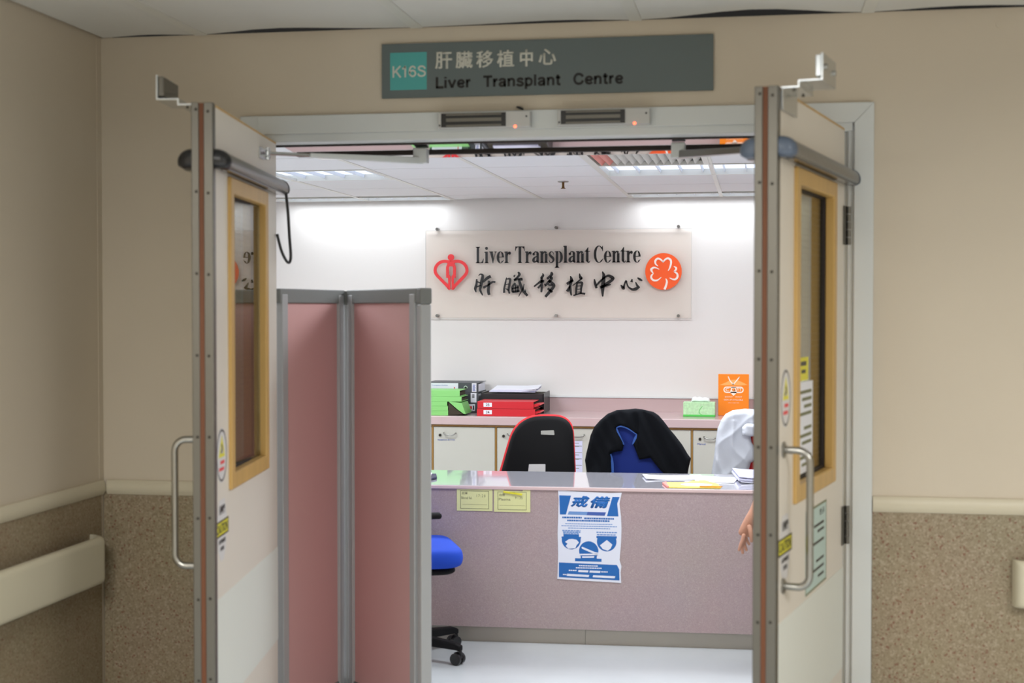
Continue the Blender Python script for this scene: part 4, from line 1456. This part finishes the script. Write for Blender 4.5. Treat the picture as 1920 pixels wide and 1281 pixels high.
# serif capitals and lower case drawn as polygons in units of the capital height
def glyph(ch):
    P_ = []   # list of ('poly', pts) or ('stroke', pts, widths)
    H_, X_ = 1.0, .70
    st = .165
    sr = .045

    def rectp(x0, x1, y0, y1):
        P_.append([(x0, y0), (x1, y0), (x1, y1), (x0, y1)])

    def serif(cx, y, half, up):
        s = 1 if up else -1
        P_.append([(cx - half, y), (cx + half, y), (cx + half, y + s * sr * .5), (cx + st * .5, y + s * sr * 1.6), (cx - st * .5, y + s * sr * 1.6), (cx - half, y + s * sr * .5)][::s])

    def arc(cx, cy, ro, zo, ri, zi, a0, a1, n=18, shift=0):
        pts = []
        for k in range(n + 1):
            a = R(a0 + (a1 - a0) * k / n)
            pts.append(((cx + ro * math.cos(a), cy + zo * math.sin(a)), (cx + shift + ri * math.cos(a), cy + zi * math.sin(a))))
        for k in range(n):
            P_.append([pts[k][0], pts[k + 1][0], pts[k + 1][1], pts[k][1]])

    def stroke(pts, ws):
        P_.append(('s', pts, ws))
    if ch == 'L':
        rectp(.07, .07 + st, 0, H_)
        serif(.15, 0, .15, True)
        serif(.15, H_, .15, False)
        rectp(.15, .50, 0, .045)
        P_.append([(.36, .04), (.52, 0), (.55, .28), (.53, .28), (.46, .12)])
        w = .60
    elif ch == 'T':
        rectp(.24, .24 + st + .01, 0, H_)
        serif(.325, 0, .15, True)
        rectp(.02, .63, H_ - .045, H_)
        P_.append([(.0, .72), (.025, .72), (.07, .87), (.18, .96), (.02, H_)])
        P_.append([(.65, .72), (.63, H_), (.47, .96), (.58, .87), (.625, .72)])
        w = .66
    elif ch == 'C':
        arc(.36, .5, .34, .52, .19, .475, 42, 318, 30, .02)
        P_.append([(.60, 1.0), (.63, 1.0), (.64, .68), (.61, .68), (.55, .86)])
        stroke([(.60, .16), (.645, .25)], [.05, .02])
        w = .70
    elif ch in 'il':
        rectp(.07, .07 + st, 0, X_ if ch == 'i' else H_ + .02)
        serif(.155, 0, .14, True)
        t = X_ if ch == 'i' else H_ + .02
        P_.append([(.0, t - .05), (.08, t - .08), (.08, t), (.0, t - .02)])
        if ch == 'i':
            P_.append([(.15 + .095 * math.cos(k * math.pi / 8), .90 + .095 * math.sin(k * math.pi / 8)) for k in range(16)])
        w = .33
    elif ch == 'v':
        P_.append([(.05, X_), (.23, X_), (.33, .25), (.27, -.02), (.25, -.02)])
        P_.append([(.27, -.02), (.30, .12), (.42, X_), (.455, X_)])
        rectp(.0, .28, X_ - .04, X_)
        rectp(.36, .52, X_ - .04, X_)
        w = .52
    elif ch == 'e':
        arc(.25, .345, .25, .365, .10, .33, 40, 320, 24, .02)
        arc(.25, .345, .245, .365, .10, .325, 0, 60, 8, .01)
        rectp(.1, .49, .345, .385)
        stroke([(.41, .10), (.48, .19)], [.05, .02])
        w = .52
    elif ch == 'r':
        rectp(.07, .07 + st, 0, X_)
        serif(.155, 0, .15, True)
        P_.append([(.0, X_ - .05), (.08, X_ - .08), (.08, X_), (.0, X_ - .02)])
        stroke([(.2, .44), (.27, .60), (.36, .63)], [.04, .08, .10])
        P_.append([(.37 + .085 * math.cos(k * math.pi / 8), .60 + .095 * math.sin(k * math.pi / 8)) for k in range(16)])
        w = .48
    elif ch == 'n':
        rectp(.07, .07 + st, 0, X_)
        serif(.155, 0, .14, True)
        P_.append([(.0, X_ - .05), (.08, X_ - .08), (.08, X_), (.0, X_ - .02)])
        stroke([(.2, .50), (.29, .64), (.38, .65), (.425, .58)], [.03, .075, .11, .15])
        rectp(.355, .355 + st, 0, .56)
        serif(.44, 0, .13, True)
        w = .58
    elif ch == 'a':
        rectp(.30, .30 + st - .01, .05, .56)
        stroke([(.11, .52), (.17, .645), (.27, .665), (.36, .62), (.385, .52)], [.05, .05, .07, .12, .15])
        P_.append([(.11 + .075 * math.cos(k * math.pi / 8), .53 + .085 * math.sin(k * math.pi / 8)) for k in range(16)])
        stroke([(.36, .40), (.22, .35), (.12, .25), (.10, .14), (.16, .06), (.26, .09), (.34, .17)], [.04, .08, .14, .16, .12, .06, .04])
        stroke([(.37, .12), (.42, .03), (.50, .05)], [.14, .08, .03])
        w = .51
    elif ch == 's':
        stroke([(.36, .50), (.32, .62), (.22, .67), (.12, .62), (.09, .52), (.16, .41), (.28, .31), (.35, .20), (.31, .08), (.20, .01), (.10, .05), (.05, .18)], [.03, .04, .05, .08, .12, .15, .16, .13, .09, .05, .04, .03])
        w = .43
    elif ch == 'p':
        rectp(.07, .07 + st, -.30, X_)
        serif(.155, -.30, .15, True)
        P_.append([(.0, X_ - .05), (.08, X_ - .08), (.08, X_), (.0, X_ - .02)])
        arc(.27, .345, .27, .365, .115, .33, -120, 120, 22, -.01)
        w = .57
    elif ch == 't':
        rectp(.09, .09 + st, .10, X_)
        rectp(.0, .36, X_ - .045, X_)
        P_.append([(.03, X_ - .02), (.22, .93), (.245, .93), (.245, X_ - .02)])
        stroke([(.17, .14), (.22, .04), (.30, .03), (.37, .12)], [.155, .10, .06, .02])
        w = .37
    return P_, w


def put_glyph(ch, x, z, s, sx):
    P_, w = glyph(ch)
    b = B()
    for p in P_:
        if p and p[0] == 's':
            b.strip([(x + u * s * sx, z + v * s) for u, v in p[1]], [q * s * (.5 + .5 * sx) for q in p[2]], YP - .007, YP - .0003, smooth=4)
        else:
            b.prism([(x + u * s * sx, z + v * s) for u, v in p], YP - .007, YP - .0003)
    b.done('raised_letter', 'letter', pn, angle=0)
    return w * s * sx


capH = .112
words = [('Liver', -.557, -.314), ('Transplant', -.284, .226), ('Centre', .252, .568)]
zb = .377
for wd, x0, x1 in words:
    tot = sum(glyph(c)[1] for c in wd) - .04
    sx = (x1 - x0) / (tot * capH)
    x = x0
    for c in wd:
        x += put_glyph(c, x, zb, capH, sx)

# brush-written characters: strokes as (x, y, width) on a fine grid, y downwards
K = .0003219
CALL = [
    # liver
    (0, [[(165, 265, 24), (156, 380, 42), (132, 470, 48), (150, 545, 14)], [(205, 195, 10), (238, 163, 20), (292, 190, 46), (275, 300, 56), (252, 420, 46), (238, 500, 42), (292, 612, 18)], [(165, 320, 20), (250, 352, 22)], [(160, 432, 24), (255, 398, 20)], [(300, 330, 34), (385, 250, 50), (465, 205, 52)], [(305, 448, 42), (420, 388, 32), (500, 330, 38), (565, 332, 30)], [(430, 300, 46), (424, 420, 48), (414, 520, 52), (432, 605, 46)]]),
    (0, [[(805, 235, 12), (782, 350, 30), (757, 470, 34), (755, 560, 40)], [(798, 270, 14), (882, 270, 40), (868, 400, 40), (850, 500, 38), (872, 575, 26)], [(792, 385, 15), (865, 370, 15)], [(785, 470, 18), (860, 505, 18)], [(960, 218, 32), (992, 180, 14)], [(1052, 122, 26), (1084, 168, 46), (1040, 232, 36), (968, 292, 36)], [(965, 295, 40), (1060, 268, 36), (1150, 285, 42)], [(1100, 250, 14), (1142, 262, 32)], [(995, 350, 30), (932, 440, 40), (942, 545, 44)], [(1002, 380, 28), (1000, 540, 30)], [(925, 475, 30), (1065, 438, 24)], [(930, 545, 40), (1085, 518, 40)], [(1052, 400, 24), (1048, 540, 34)], [(1070, 265, 38), (1108, 400, 52), (1168, 520, 52), (1255, 622, 40)], [(1182, 370, 12), (1160, 470, 20), (1112, 550, 20), (1065, 638, 10)], [(1217, 490, 12), (1210, 545, 24)]]),
    (0, [[(1572, 148, 10), (1590, 192, 40), (1545, 252, 46)], [(1395, 428, 26), (1470, 370, 30), (1550, 318, 52), (1612, 318, 44)], [(1556, 240, 42), (1560, 420, 46), (1550, 548, 30)], [(1540, 385, 26), (1482, 462, 36)], [(1618, 370, 18), (1640, 412, 28)], [(1752, 130, 34), (1776, 172, 48), (1672, 268, 40)], [(1735, 235, 40), (1770, 255, 50), (1685, 360, 50), (1625, 425, 14)], [(1700, 300, 40), (1765, 345, 50), (1820, 412, 50), (1738, 525, 54), (1636, 645, 42)], [(1700, 395, 30), (1795, 402, 34)], [(1685, 465, 40), (1785, 548, 38)]]),
    (1, [[(278, 200, 12), (302, 275, 56), (276, 400, 46), (280, 500, 46), (302, 608, 22)], [(205, 368, 50), (280, 318, 42), (345, 290, 40)], [(272, 410, 28), (212, 525, 54)], [(470, 145, 12), (492, 230, 54), (535, 242, 38)], [(530, 245, 30), (430, 322, 22), (325, 402, 14)], [(422, 345, 28), (405, 480, 40), (398, 590, 30)], [(418, 348, 24), (522, 340, 44), (510, 450, 36), (500, 575, 30)], [(430, 412, 13), (505, 402, 13)], [(428, 480, 13), (505, 470, 13)], [(425, 540, 13), (498, 530, 13)], [(345, 608, 22), (440, 578, 26), (505, 562, 30), (592, 575, 36)]]),
    (1, [[(785, 265, 16), (800, 350, 48), (832, 458, 38)], [(825, 405, 28), (890, 330, 36), (1000, 232, 30), (1080, 195, 42), (1150, 228, 60), (1180, 262, 44), (1080, 340, 56), (995, 392, 50)], [(905, 442, 48), (1000, 408, 50), (1132, 378, 18)], [(952, 105, 12), (985, 190, 54), (975, 330, 72), (960, 480, 60), (962, 632, 22)]]),
    (1, [[(1338, 388, 10), (1388, 450, 60), (1422, 475, 24)], [(1398, 455, 46), (1420, 372, 26), (1450, 308, 36), (1468, 360, 24), (1500, 432, 26), (1580, 482, 42), (1660, 470, 56), (1738, 428, 22)], [(1648, 328, 13), (1672, 380, 34), (1700, 432, 48)], [(1578, 265, 16), (1564, 332, 50)], [(1688, 240, 16), (1740, 275, 46), (1790, 302, 16)]]),
]
for org, strokes in CALL:
    ox, oz = ((-.6023, .354), (.0054, .351))[org]
    b = B()
    for s_ in strokes:
        b.strip([(ox + u * K, oz - v * K) for u, v, w in s_], [w * K * 1.2 for u, v, w in s_], YP - .006, YP - .0003, smooth=5)
    b.done('brush_character', 'letter', pn, angle=0)

# red heart emblem (grid of 1423 px over .3639 m)
K2 = .3639 / 1423
hx0, hz0 = -.9014, .4836


def hp(u, v):
    return (hx0 + u * K2, hz0 - v * K2)


b = B()
b.prism(circle(*hp(672, 258), 88 * K2, None, 24), YP - .0074, YP - .0003)
for mir in (1, -1):
    def q_(u, v):
        return hp(674 + mir * (u - 674), v)
    b.strip([q_(*p) for p in ((674, 385), (600, 372), (490, 362), (390, 385), (300, 450), (248, 540), (240, 640), (285, 730), (380, 830), (480, 930), (560, 1010), (625, 1090))], 82 * K2, YP - .008 - mir * .0002, YP - .0003, smooth=3, round_ends=True)
    b.strip([q_(*p) for p in ((672, 430), (610, 460), (580, 530), (580, 640), (582, 800))], 80 * K2, YP - .0086 - mir * .0002, YP - .0003, smooth=3)
    b.prism([q_(*p) for p in ((545, 720), (630, 720), (660, 775), (655, 1100), (600, 1120), (596, 820), (548, 800))], YP - .0092 - mir * .0002, YP - .0003)
b.prism([hp(*p) for p in ((570, 420), (640, 365), (710, 365), (780, 420), (740, 500), (610, 500))], YP - .0098, YP - .0003)
b.done('heart_emblem', 'red_ac', pn, angle=0)

# orange disc with a three leaf clover in white line
K3 = .3207 / 1356
ox0, oz0 = .5645, .4733


def oq(u, v):
    return (ox0 + u * K3, oz0 - v * K3)


em = B().prism(circle(*oq(668, 670), 515 * K3, 520 * K3, 40), YP - .006, YP - .0003).done('disc_emblem', 'orange_ac', pn, angle=50)
b = B()
for pts in ([(520, 520, 14), (450, 460, 44), (440, 370, 58), (500, 305, 56), (590, 330, 48), (658, 405, 34)], [(650, 410, 34), (720, 330, 50), (800, 300, 58), (870, 350, 60), (880, 440, 56), (850, 560, 44), (800, 650, 16)],
            [(550, 610, 12), (470, 570, 34), (390, 560, 52), (325, 610, 66), (350, 680, 44), (390, 725, 14)], [(390, 720, 14), (335, 780, 50), (330, 860, 56), (400, 920, 54), (500, 915, 44), (610, 830, 14)],
            [(960, 530, 14), (1020, 565, 52), (1020, 620, 54), (970, 675, 40)], [(970, 675, 40), (1050, 730, 52), (1065, 820, 58), (1010, 890, 54), (930, 890, 44), (840, 850, 14)],
            [(735, 870, 20), (765, 950, 54), (745, 1060, 58), (700, 1180, 66)]):
    b.strip([oq(p[0], p[1]) for p in pts], [p[2] * K3 for p in pts], YP - .0075, YP - .0058, smooth=4)
b.done('clover_line', 'white_ac', em, angle=0)


# ------------------------------------------------------------------ chairs
def rounded(pts, rad, n=5):
    out = []
    N = len(pts)
    for i in range(N):
        p0, p1, p2 = Vector(pts[i - 1]), Vector(pts[i]), Vector(pts[(i + 1) % N])
        r_ = rad[i] if isinstance(rad, (list, tuple)) else rad
        a = p1 + (p0 - p1).normalized() * r_
        c = p1 + (p2 - p1).normalized() * r_
        for k in range(n + 1):
            t = k / n
            out.append(tuple(a * (1 - t) ** 2 + p1 * 2 * t * (1 - t) + c * t * t))
    return out


def cushion(outline, y0, y1, soft, plane='xz'):
    """soft-edged slab with a given outline"""
    cx_ = sum(p[0] for p in outline) / len(outline)
    cz_ = sum(p[1] for p in outline) / len(outline)
    prof = [(0, .90), (.12, .97), (.35, 1.0), (.65, 1.0), (.88, .97), (1, .90)]
    rings = []

    def T(u, v, a):
        return (u, a, v) if plane == 'xz' else (u, v, a)
    for t, k in prof:
        k2 = 1 - (1 - k) * soft
        rings.append([T(cx_ + (u - cx_) * k2, cz_ + (v - cz_) * k2, y0 + (y1 - y0) * t) for u, v in outline])
    return B().loft(rings)


def office_chair(label, loc, rz, fabric, seat_z=.47, back=True, arms=True, base_rot=0, back_outline=None, shell='black'):
    """local +y is the way the sitter faces"""
    ch = thing('office_chair', label, 'chair', loc, rz)
    so = rounded([(-.24, -.22), (.24, -.22), (.25, .24), (-.25, .24)], .10, 6)
    so2 = []
    cushion(so, seat_z - .055, seat_z + .04, 1.1, 'xy').done('seat', fabric, ch, angle=70, subsurf=1)
    so3 = [(u * .86, v * .86) for u, v in so]
    cushion(so3, seat_z - .085, seat_z - .05, 1.6, 'xy').done('seat_shell', 'black', ch, angle=60)
    if back:
        bo = back_outline or rounded([(-.235, seat_z + .10), (.235, seat_z + .10), (.20, seat_z + .56), (-.20, seat_z + .56)], [.07, .07, .13, .13], 6)
        cushion(bo, -.215, -.165, .9).done('backrest', fabric, ch, angle=70, subsurf=1)
        cxm = sum(p[0] for p in bo) / len(bo)
        czm = sum(p[1] for p in bo) / len(bo)
        bs = [(cxm + (u - cxm) * .955, czm + (v - czm) * .965) for u, v in bo]
        cushion(bs, -.245, -.20, 1.0).done('back_shell', shell, ch, angle=60)
        B().tube([(0, -.235, seat_z + .25), (0, -.26, seat_z + .08), (0, -.20, seat_z - .075), (0, -.05, seat_z - .085)], .018, 10).done('back_bar', 'black', ch, angle=60)
    if arms:
        for s in (-1, 1):
            B().tube([(s * .22, .02, seat_z - .07), (s * .285, .02, seat_z - .06), (s * .295, .0, seat_z + .07), (s * .285, -.03, seat_z + .19)], .014, 10).done('arm_post', 'black', ch, angle=60)
            B().box(s * .285 - .025, s * .285 + .025, -.13, .12, seat_z + .185, seat_z + .212).done('arm_pad', 'black', ch, bevel=.012, seg=3)
    B().tube([(0, 0, .08), (0, 0, .25), (0, 0, .251), (0, 0, seat_z - .08)], [.03, .03, .019, .019], 14).done('gas_column', 'black', ch)
    me_l = B().loft([[(0, -.026, .062), (0, .026, .062), (0, .026, .112), (0, -.026, .112)], [(.15, -.022, .068), (.15, .022, .068), (.15, .022, .108), (.15, -.022, .108)], [(.275, -.018, .066), (.275, .018, .066), (.275, .018, .098), (.275, -.018, .098)], [(.305, -.014, .062), (.305, .014, .062), (.305, .014, .086), (.305, -.014, .086)]]).mesh('leg', 'black')
    b = B()
    for s in (-1, 1):
        b.tube([(.285, s * .006, .027), (.285, s * .010, .027), (.285, s * .024, .027), (.285, s * .027, .027)], [.019, .027, .027, .020], 16)
    b.cyl((.30, 0, .03), (.30, 0, .066), .007, 8)
    b.prism([(.262, .03), (.308, .03), (.306, .058), (.285, .06), (.268, .052)], -.0055, .0055)
    me_c = b.mesh('caster', 'cap_black')
    for k in range(5):
        a = base_rot + 2 * math.pi * k / 5
        l = link('leg', me_l, ch, (0, 0, 0), a, bevel=.006)
        link('caster', me_c, l)
    return ch


# red chair, its black shell towards the camera
bo = rounded([(-.245, .56), (.225, .56), (.205, 1.01), (-.115, 1.015)], [.08, .08, .11, .15], 7)
rc = office_chair('red fabric office chair with black plastic back shell, left of the jacket chair', (-1.255, 8.02, 0), R(13), 'chair_red', .45, True, False, .3, bo)
B().prism(rounded([(.02, .905), (.095, .902), (.092, .928), (.02, .926)], .004, 3), -.249, -.245).done('back_label', 'zinc', rc)
B().prism(rounded([(-.05, .70), (.045, .70), (.045, .742), (-.045, .742)], .003, 3), -.25, -.245).done('back_label', 'sticker_white', rc)
# blue chair under the black jacket
bo = rounded([(-.23, .55), (.23, .55), (.14, 1.01), (-.155, 1.01)], [.08, .08, .12, .12], 7)
bc = office_chair('blue office chair with a black jacket hung over its back', (-.645, 8.02, 0), 0, 'chair_navy', .45, True, False, .1, bo, 'chair_navy')
# red chair under the white jacket
wc = office_chair('red office chair with a white jacket hung over it, by the right door', (.0, 8.02, 0), R(-4), 'chair_red', .45, True, False, .5, bo, 'chair_red')
# blue chair in front of the desk, cut by the screen
sc_ = office_chair('bright blue office chair on black castors between screen and desk', (-1.595, 6.385, 0), R(-68), 'chair_blue', .487, True, True, R(68 - 21))


def ax(px_, base=(0, 0), s=.002964 / 5.647):
    return s


def jk(pts, org, k, fx, fz):
    return [(fx + (u - org[0]) * k, fz - (v - org[1]) * k) for u, v in pts]


# black jacket: outline on a fine grid, hung over the blue chair back
kj = .0005080
JP = [(120, 1260), (118, 1170), (100, 1040), (115, 960), (130, 900), (160, 770), (200, 680), (260, 610), (340, 540), (440, 497), (560, 488), (640, 478), (720, 488), (830, 512), (885, 548), (940, 610), (1000, 690), (1060, 760), (1130, 850), (1190, 950), (1226, 1000), (1205, 1090), (1192, 1170), (1180, 1260), (985, 1260), (945, 1170), (895, 1120), (845, 1060), (800, 1002), (680, 1022), (640, 920), (612, 850), (640, 800), (660, 750), (560, 690), (480, 664), (432, 684), (470, 760), (520, 850), (502, 930), (410, 948), (380, 962), (390, 1010), (392, 1260)]
fx, fz = -.645 - .0, 1.055
JX = [(fx + (u - 668) * kj, fz - (v - 480) * kj) for u, v in JP]


def jwave(x, z):
    v = .006 * math.sin(46 * (x + .645) + 24 * (z - .9) * (1 if x > -.645 else -1)) + .003 * math.sin(95 * (x + .645) + 50 * z)
    v += .006 * noise.noise(Vector((x * 12, z * 7, 3.1)))
    return v


jb = inflate(JX, .022, .045, .007, jwave, .022)
jo = jb.done('black_jacket', 'jacket', None, (0, 7.79, 0), angle=80)
jt = thing('jacket', 'black jacket with blue lining draped over the blue chair back', 'jacket', (-.645, 7.758, 1.05))
jo.parent = jt
jo.location = (.645, 0, -1.05)
jo.name = 'jacket_body'
b = B()
for pts in ([(440, 690, 10), (468, 770, 26), (505, 840, 20), (520, 862, 8)], [(655, 752, 8), (640, 790, 26), (618, 842, 18), (610, 860, 6)], [(440, 684, 8), (490, 668, 16), (560, 692, 14), (650, 750, 8)], [(378, 965, 8), (388, 1010, 22), (398, 1090, 26), (400, 1260, 24)]):
    b.strip([(fx + (u - 668) * kj, fz - (v - 480) * kj) for u, v, w in pts], [w * kj for u, v, w in pts], -.012, -.004, smooth=3)
b.done('lining_edge', 'jacket_lining', jt, (.645, 0, -1.05), angle=40)

# white jacket over the red chair at the right
kw = .002964 / 6.4
WP = [(-10, 1330), (20, 1250), (55, 1010), (70, 850), (90, 720), (130, 620), (180, 550), (260, 506), (400, 486), (545, 492), (680, 500), (790, 540), (850, 640), (880, 800), (900, 1000), (910, 1330), (690, 1330), (680, 1100), (640, 930), (590, 850), (545, 800), (468, 806), (478, 870), (515, 930), (545, 990), (530, 1070), (470, 1110), (445, 1200), (430, 1330)]
wx0 = -.262
WX = [(wx0 + u * kw, 1.062 - (v - 486) * kw) for u, v in WP]


def wwave(x, z):
    q = noise.noise(Vector((x * 7, z * 5, 8.3)))
    f = 1 - abs(math.sin(30 * x + 9 * (z - .85) + 2.2 * q))
    g = 1 - abs(math.sin(21 * x - 17 * (z - .85) + 1.5 * q + 1))
    return .014 * f * f * (1 if z < 1.0 else .5) + .010 * g * g


wb = inflate(WX, .035, .05, .007, wwave, .03)
wj = thing('jacket', 'white jacket draped over the red chair beside the right door edge', 'jacket', (-.05, 7.752, 1.05))
wb.done('jacket_body', 'white_cloth', wj, (.05, 0, -1.05), angle=80)
slv = [(wx0 + u * kw, 1.062 - (v - 486) * kw) for u, v in [(365, 790), (360, 690), (420, 640), (540, 640), (640, 670), (640, 760), (545, 790), (470, 802)]]
inflate(slv, .03, .01, .012, lambda x, z: .008 * math.sin(60 * z + 40 * x), .03).done('rolled_sleeve', 'white_cloth', wj, (.05, -.045, -1.05), angle=80, subsurf=1)


# ------------------------------------------------------------------ person behind the right door leaf
def skin_mesh(name, chains, m, parent, sub=2):
    """chains: list of (points, radii, parent index or None); the first vertex of each loose chain is a root"""
    verts, edges_, rad, roots = [], [], [], []
    for pts, rr, att in chains:
        prev = att
        if att is None:
            roots.append(len(verts))
        for p, r_ in zip(pts, rr):
            verts.append(p)
            rad.append(r_)
            if prev is not None:
                edges_.append((prev, len(verts) - 1))
            prev = len(verts) - 1
    me = bpy.data.meshes.new(name)
    me.from_pydata(verts, edges_, [])
    o = bpy.data.objects.new(name, me)
    COL.objects.link(o)
    sk = o.modifiers.new('skin', 'SKIN')
    sk.use_smooth_shade = True
    for i, r_ in enumerate(rad):
        d_ = me.skin_vertices[0].data[i]
        d_.radius = (r_, r_) if not isinstance(r_, tuple) else r_
        d_.use_root = i in roots
    ss = o.modifiers.new('subsurf', 'SUBSURF')
    ss.levels = sub
    ss.render_levels = sub
    dg = bpy.context.evaluated_depsgraph_get()
    me2 = bpy.data.meshes.new_from_object(o.evaluated_get(dg))
    bpy.data.objects.remove(o)
    me2.name = name
    me2.materials.clear()
    me2.materials.append(M[m])
    me2.shade_smooth()
    return link(name, me2, parent)


PX, PY = .335, 6.33
pe = thing('person', 'person standing behind the right door leaf, one bare hand hanging beside the desk', 'person', (PX, PY, 0))


def L_(x, y, z):
    return (x - PX, y - PY, z)


# spine leans to the desk (+y); left arm (towards -x) hangs out from the body
body = [
    ([L_(.335, 6.30, .80), L_(.335, 6.31, .93), L_(.335, 6.34, 1.08), L_(.335, 6.37, 1.20), L_(.335, 6.385, 1.27), L_(.335, 6.39, 1.32), L_(.335, 6.41, 1.40)], [.105, .10, .115, .11, .075, .048, .055], None),
    ([L_(.20, 6.37, 1.225), L_(.150, 6.355, 1.20), L_(.10, 6.33, 1.06), L_(.060, 6.30, .945), L_(.040, 6.293, .860), L_(-.018, 6.285, .722), L_(-.043, 6.283, .676), L_(-.058, 6.282, .631), L_(-.064, 6.281, .608)], [.06, .05, .040, .034, .034, .024, (.0195, .026), (.017, .034), (.013, .032)], 3),
    ([L_(.47, 6.37, 1.225), L_(.52, 6.36, 1.19), L_(.545, 6.35, 1.05), L_(.55, 6.36, .93), L_(.54, 6.40, .80), L_(.53, 6.44, .69), L_(.525, 6.45, .65), L_(.52, 6.46, .58)], [.06, .05, .042, .036, .030, .022, .026, .022], 3),
    ([L_(.25, 6.30, .76), L_(.24, 6.30, .62), L_(.235, 6.29, .42), L_(.235, 6.27, .28), L_(.235, 6.26, .09), L_(.235, 6.30, .045), L_(.235, 6.38, .03)], [.085, .078, .056, .056, .036, .036, .03], 0),
    ([L_(.42, 6.30, .76), L_(.43, 6.30, .62), L_(.435, 6.29, .42), L_(.435, 6.27, .28), L_(.435, 6.26, .09), L_(.435, 6.30, .045), L_(.435, 6.38, .03)], [.085, .078, .056, .056, .036, .036, .03], 0),
]
# fingers: roots inside the palm, curled and unequal
FING = [
    ([(-.066, 6.256, .652), (-.073, 6.253, .624), (-.083, 6.252, .598), (-.090, 6.253, .574)], [.0095, .0090, .0080, .0062]),
    ([(-.067, 6.272, .650), (-.073, 6.271, .620), (-.076, 6.271, .588), (-.072, 6.272, .559)], [.0098, .0092, .0082, .0064]),
    ([(-.066, 6.290, .650), (-.069, 6.292, .622), (-.065, 6.293, .594), (-.055, 6.293, .568)], [.0095, .0090, .0080, .0062]),
    ([(-.063, 6.306, .654), (-.062, 6.310, .630), (-.054, 6.312, .610), (-.043, 6.312, .592)], [.0085, .0080, .0070, .0056]),
    ([(-.048, 6.260, .690), (-.040, 6.248, .664), (-.036, 6.246, .640), (-.036, 6.250, .614)], [.0115, .0105, .0090, .0066]),
]
for p_, r_ in FING:
    body.append(([L_(q[0] + .004, q[1], q[2] - .024) for q in p_], r_, None))
skin_mesh('body', body, 'skin', pe)
# head with face towards the desk
hd = B()
rings = []
hc = Vector(L_(.335, 6.435, 1.475))
for j in range(1, 14):
    t = math.pi * j / 14
    zz = -math.cos(t) * .115
    w_ = math.sin(t) * (.074 if zz > -.02 else .074 + zz * .22)
    dpt = math.sin(t) * (.094 + (.01 if zz > 0 else .0))
    ring = []
    for k in range(20):
        a = 2 * math.pi * k / 20
        x, y = w_ * math.cos(a), dpt * math.sin(a)
        if y > 0:
            nose = math.exp(-((x / .014) ** 2 + ((zz + .012) / .022) ** 2)) * .022
            brow = math.exp(-((zz - .022) / .012) ** 2) * .004
            eye = -math.exp(-(((abs(x) - .031) / .014) ** 2 + ((zz - .004) / .010) ** 2)) * .008
            lip = math.exp(-((x / .026) ** 2 + ((zz + .052) / .009) ** 2)) * .006
            y += nose + brow + eye + lip
        ring.append((hc.x + x, hc.y + y, hc.z + zz))
    rings.append(ring)
hd.loft(rings).done('head', 'skin', pe, angle=80, subsurf=1)
b = B()
for s in (-1, 1):
    b.ell((hc.x + s * .031, hc.y + .078, hc.z + .004), (.011, .009, .008), 12, 8)
b.done('eyes', 'eye', pe, angle=80)
b = B()
for s in (-1, 1):
    b.ell((hc.x + s * .076, hc.y - .005, hc.z - .005), (.010, .018, .030), 10, 8)
b.done('ears', 'skin', pe, angle=80)
b = B()
rings = []
for j in range(6, 14):
    t = math.pi * j / 14
    zz = -math.cos(t) * .128
    rings.append([(hc.x + math.sin(t) * .085 * math.cos(2 * math.pi * k / 20), hc.y - .014 + math.sin(t) * .105 * math.sin(2 * math.pi * k / 20) * (1 if math.sin(2 * math.pi * k / 20) < .2 or zz > .05 else .72), hc.z + zz) for k in range(20)])
b.loft(rings)
b.ell((hc.x, hc.y - .055, hc.z - .035), (.072, .06, .075), 14, 8)
b.done('hair', 'hair', pe, angle=80)
skin_mesh('tunic', [([L_(.335, 6.30, .62), L_(.335, 6.30, .74), L_(.335, 6.31, .92), L_(.335, 6.34, 1.09), L_(.335, 6.37, 1.20), L_(.335, 6.387, 1.30)], [.190, .180, .145, .145, .130, .062], None),
                    ([L_(.205, 6.37, 1.225), L_(.150, 6.355, 1.20), L_(.10, 6.33, 1.06), L_(.065, 6.305, .96)], [.075, .066, .056, .052], 4),
                    ([L_(.465, 6.37, 1.225), L_(.52, 6.36, 1.19), L_(.545, 6.35, 1.05), L_(.55, 6.36, .95)], [.075, .066, .058, .054], 4)], 'tunic', pe)
skin_mesh('trousers', [([L_(.335, 6.30, .85), L_(.335, 6.30, .78)], [.125, .13], None), ([L_(.245, 6.30, .70), L_(.238, 6.30, .55), L_(.235, 6.285, .35), L_(.235, 6.265, .10)], [.10, .088, .075, .068], 1), ([L_(.425, 6.30, .70), L_(.432, 6.30, .55), L_(.435, 6.285, .35), L_(.435, 6.265, .10)], [.10, .088, .075, .068], 1)], 'trousers', pe)
for x in (.235, .435):
    so = rounded([(-.045, -.08), (.045, -.08), (.05, .12), (.03, .18), (-.03, .18), (-.05, .12)], .03, 3)
    cushion(so, .0, .075, 2.2, 'xy').done('shoe', 'shoe', pe, L_(x, 6.27, 0), angle=70)
